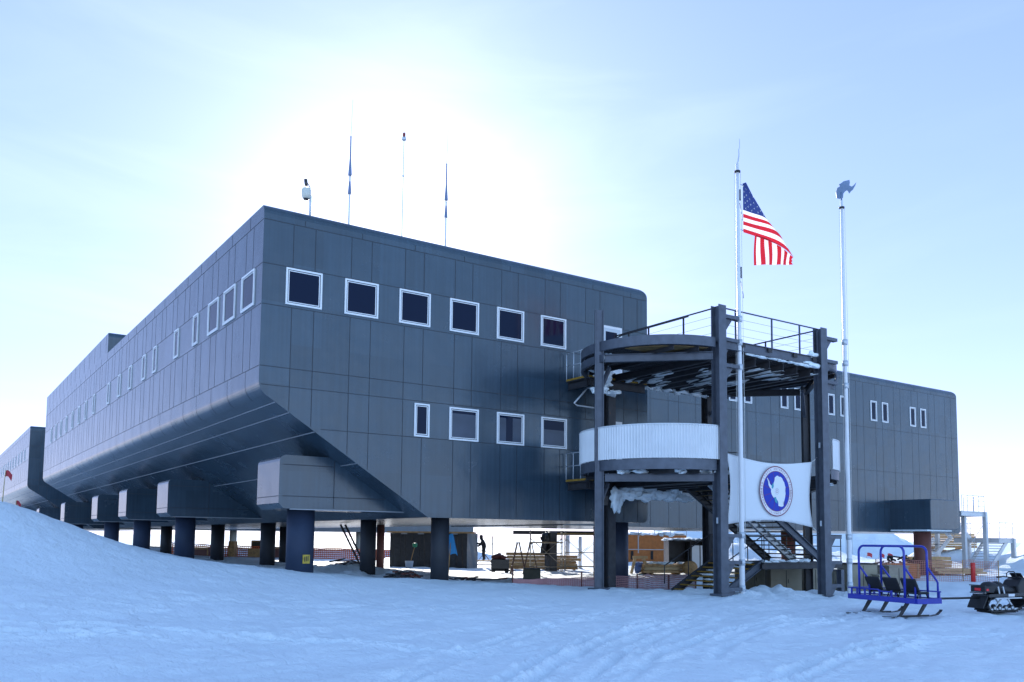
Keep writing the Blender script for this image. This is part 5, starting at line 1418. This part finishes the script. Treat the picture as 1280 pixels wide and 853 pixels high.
lumber(52.5, 9.0, R(-30), 3.0, 1.4, .8, 'low pale board stack in front of the tall timber stack', rows=3, m=M_PLY)
lumber(46.5, 3.5, R(-30), 3.2, 1.2, .35, 'scattered low boards on the snow near the mesh fence', rows=2, m=M_PLY)
# crates along the yard fence
for i, (x, y, w_, h_, m, lab) in enumerate(((11.0, 48.2, 1.6, .7, M_RUSTC, 'long low rust-red crate at the left of the yard fence'), (13.4, 47.2, .5, 1.35, M_WOOD, 'upright narrow timber crate behind the yard fence'),
        (15.0, 45.9, 1.2, .75, M_WOOD, 'tan crate by the orange yard fence'), (16.9, 44.6, 1.5, .95, M_RUSTC, 'largest rust-red crate by the orange yard fence'), (18.6, 43.9, .9, 1.0, M_ORNG, 'orange crate behind the signed column'),
        (16.1, 48.4, 1.3, 1.45, M_OLIVE, 'dark olive crate standing above the yard fence'), (4.6, 56.0, 1.2, 1.0, M_WOOD, 'timber crate far back under the long block'))):
    t = thing('yard_crate', lab, 'crate', (x, y, gz(x, y)), R(-34), group='crates along the yard fence')
    mb = MB(); mb.box(-w_/2, w_/2, -.4, .4, .05, h_); mb.build('box', m, t)
    mb = MB()
    for x_ in (-w_/2+.05, w_/2-.05): mb.box(x_-.05, x_+.05, -.43, -.4, .05, h_)
    mb.box(-w_/2+.1, w_/2-.1, -.425, -.4, h_-.14, h_-.04); mb.build('battens', M_WOOD, t)
# rubble and offcuts behind the crest
def offcuts(x, y, n, s, seed, label):
    t = thing('scrap_pile', label, 'scrap', (x, y, gz(x, y))); rs = np.random.RandomState(seed); mb = MB(); mb2 = MB()
    for k in range(n):
        a = rs.uniform(0, PI); c = Vector((rs.uniform(-s, s), rs.uniform(-.4, .4), rs.uniform(.02, .22))); d = Vector((math.cos(a), math.sin(a)*.6, rs.uniform(-.15, .25)))*rs.uniform(.2, .5)
        (mb if k % 3 else mb2).beam(c-d, c+d, .10, .06)
    mb.build('dark_pieces', M_STEELD, t); mb2.build('rusty_pieces', M_RUSTC, t)
offcuts(7.6, 4.4, 16, .8, 3, 'heap of dark rusty scrap by the slim black column')
offcuts(11.4, 4.9, 9, 1.5, 8, 'thin scatter of dark offcuts right of the slim black column')
offcuts(9.3, 14.0, 7, .9, 21, 'loose sticks in the rough snow below the leaning ladder')
# two tools and cloths at the slim column
t = thing('work_cloth', 'bright blue cloth hung beside the slim black column', 'cloth', (8.9, 3.0, 0))
mb = MB(); 
for i in range(6):
    def q(u, v): return (-.16+.32*u*(.55+.45*v)+.06*v, .05*math.sin(u*8)-.12*u, 1.86-.78*v+.10*math.sin(u*3))
    for j in range(6): mb.face([q(i/6, j/6), q((i+1)/6, j/6), q((i+1)/6, (j+1)/6), q(i/6, (j+1)/6)])
cl = mb.build('cloth', M_CLOTHBLUE, t); cl.modifiers.new('solid', 'SOLIDIFY').thickness = .012
mb = MB(); mb.tube([(-.16, .02, .0), (-.05, .0, 1.9)], .02, 6); mb.build('stick', M_WOOD, t)
t = thing('post_lamp', 'green round-headed post standing in a pale bucket before the shed', 'post', (18.2, 23.9, gz(18.2, 23.9)), R(-34))
mb = MB(); mb.tube([(-.25, 0, .1), (.1, 0, 1.5)], .03, 6); mb.build('pole', M_WOOD, t)
mb = MB(); mb.lathe((.1, 0, 1.55), [(.04, -.15), (.15, -.11), (.17, 0), (.14, .11), (.04, .14)], 14); mb.build('head', M_GREEN, t)
mb = MB(); mb.lathe((-.25, 0, 0), [(.22, 0), (.28, .5), (.29, .52)], 14); mb.build('bucket', M_GALV, t)

# worker: one skinned figure, leaning towards the shed wall, on the narrow scaffold
def person(x, y, z, rz):
    J = [(0, 0, .92), (.02, 0, 1.12), (.10, 0, 1.34), (.15, 0, 1.45), (.20, 0, 1.55), (.23, 0, 1.68),          # spine, neck, head 0-5
         (.0, .10, .88), (.06, .12, .50), (.0, .12, .09), (.13, .13, .04),                                    # left leg 6-9
         (.0, -.10, .88), (.02, -.13, .48), (-.06, -.14, .09), (.07, -.15, .04),                              # right leg 10-13
         (.11, .19, 1.38), (.26, .24, 1.16), (.46, .20, 1.20), (.54, .19, 1.22),                              # left arm
         (.11, -.19, 1.38), (.22, -.26, 1.12), (.40, -.22, 1.02), (.48, -.21, 1.01)]
    rad = [.16, .15, .17, .08, .11, .10, .11, .085, .06, .05, .11, .085, .06, .05, .085, .065, .05, .045, .085, .065, .05, .045]
    Ed = [(0, 1), (1, 2), (2, 3), (3, 4), (4, 5), (0, 6), (6, 7), (7, 8), (8, 9), (0, 10), (10, 11), (11, 12), (12, 13), (2, 14), (14, 15), (15, 16), (16, 17), (2, 18), (18, 19), (19, 20), (20, 21)]
    me = bpy.data.meshes.new('tmp'); me.from_pydata(J, Ed, []); o = bpy.data.objects.new('tmp', me); COL.objects.link(o)
    sk = o.modifiers.new('skin', 'SKIN'); o.modifiers.new('sub', 'SUBSURF').levels = 1
    for i, v in enumerate(me.skin_vertices[0].data): v.radius = (rad[i]*1.35, rad[i]*1.35); v.use_root = (i == 0)
    bpy.context.view_layer.update(); dg = bpy.context.evaluated_depsgraph_get()
    body = bpy.data.meshes.new_from_object(o.evaluated_get(dg)); bpy.data.objects.remove(o)
    body.materials.clear(); body.materials.append(M_PARKA)
    for p in body.polygons: p.use_smooth = True
    t = thing('person', 'worker in dark winter clothes leaning to the shed wall from a scaffold', 'person', (x, y, z), rz)
    b = bpy.data.objects.new('body', body); COL.objects.link(b); b.parent = t; body.name = 'body'
    mb = MB(); mb.lump((.30, 0, 1.62), .045, .075, .085, 2, rough=.05); mb.build('face', M_SKIN, t)
    mb = MB(); mb.lathe((.21, 0, 1.70), [(.125, -.04), (.13, 0), (.10, .09), (.03, .12)], 14); mb.build('hat', M_BLACK, t)
person(24.75, 25.6, gz(24.35, 26.1)+.57, R(150))
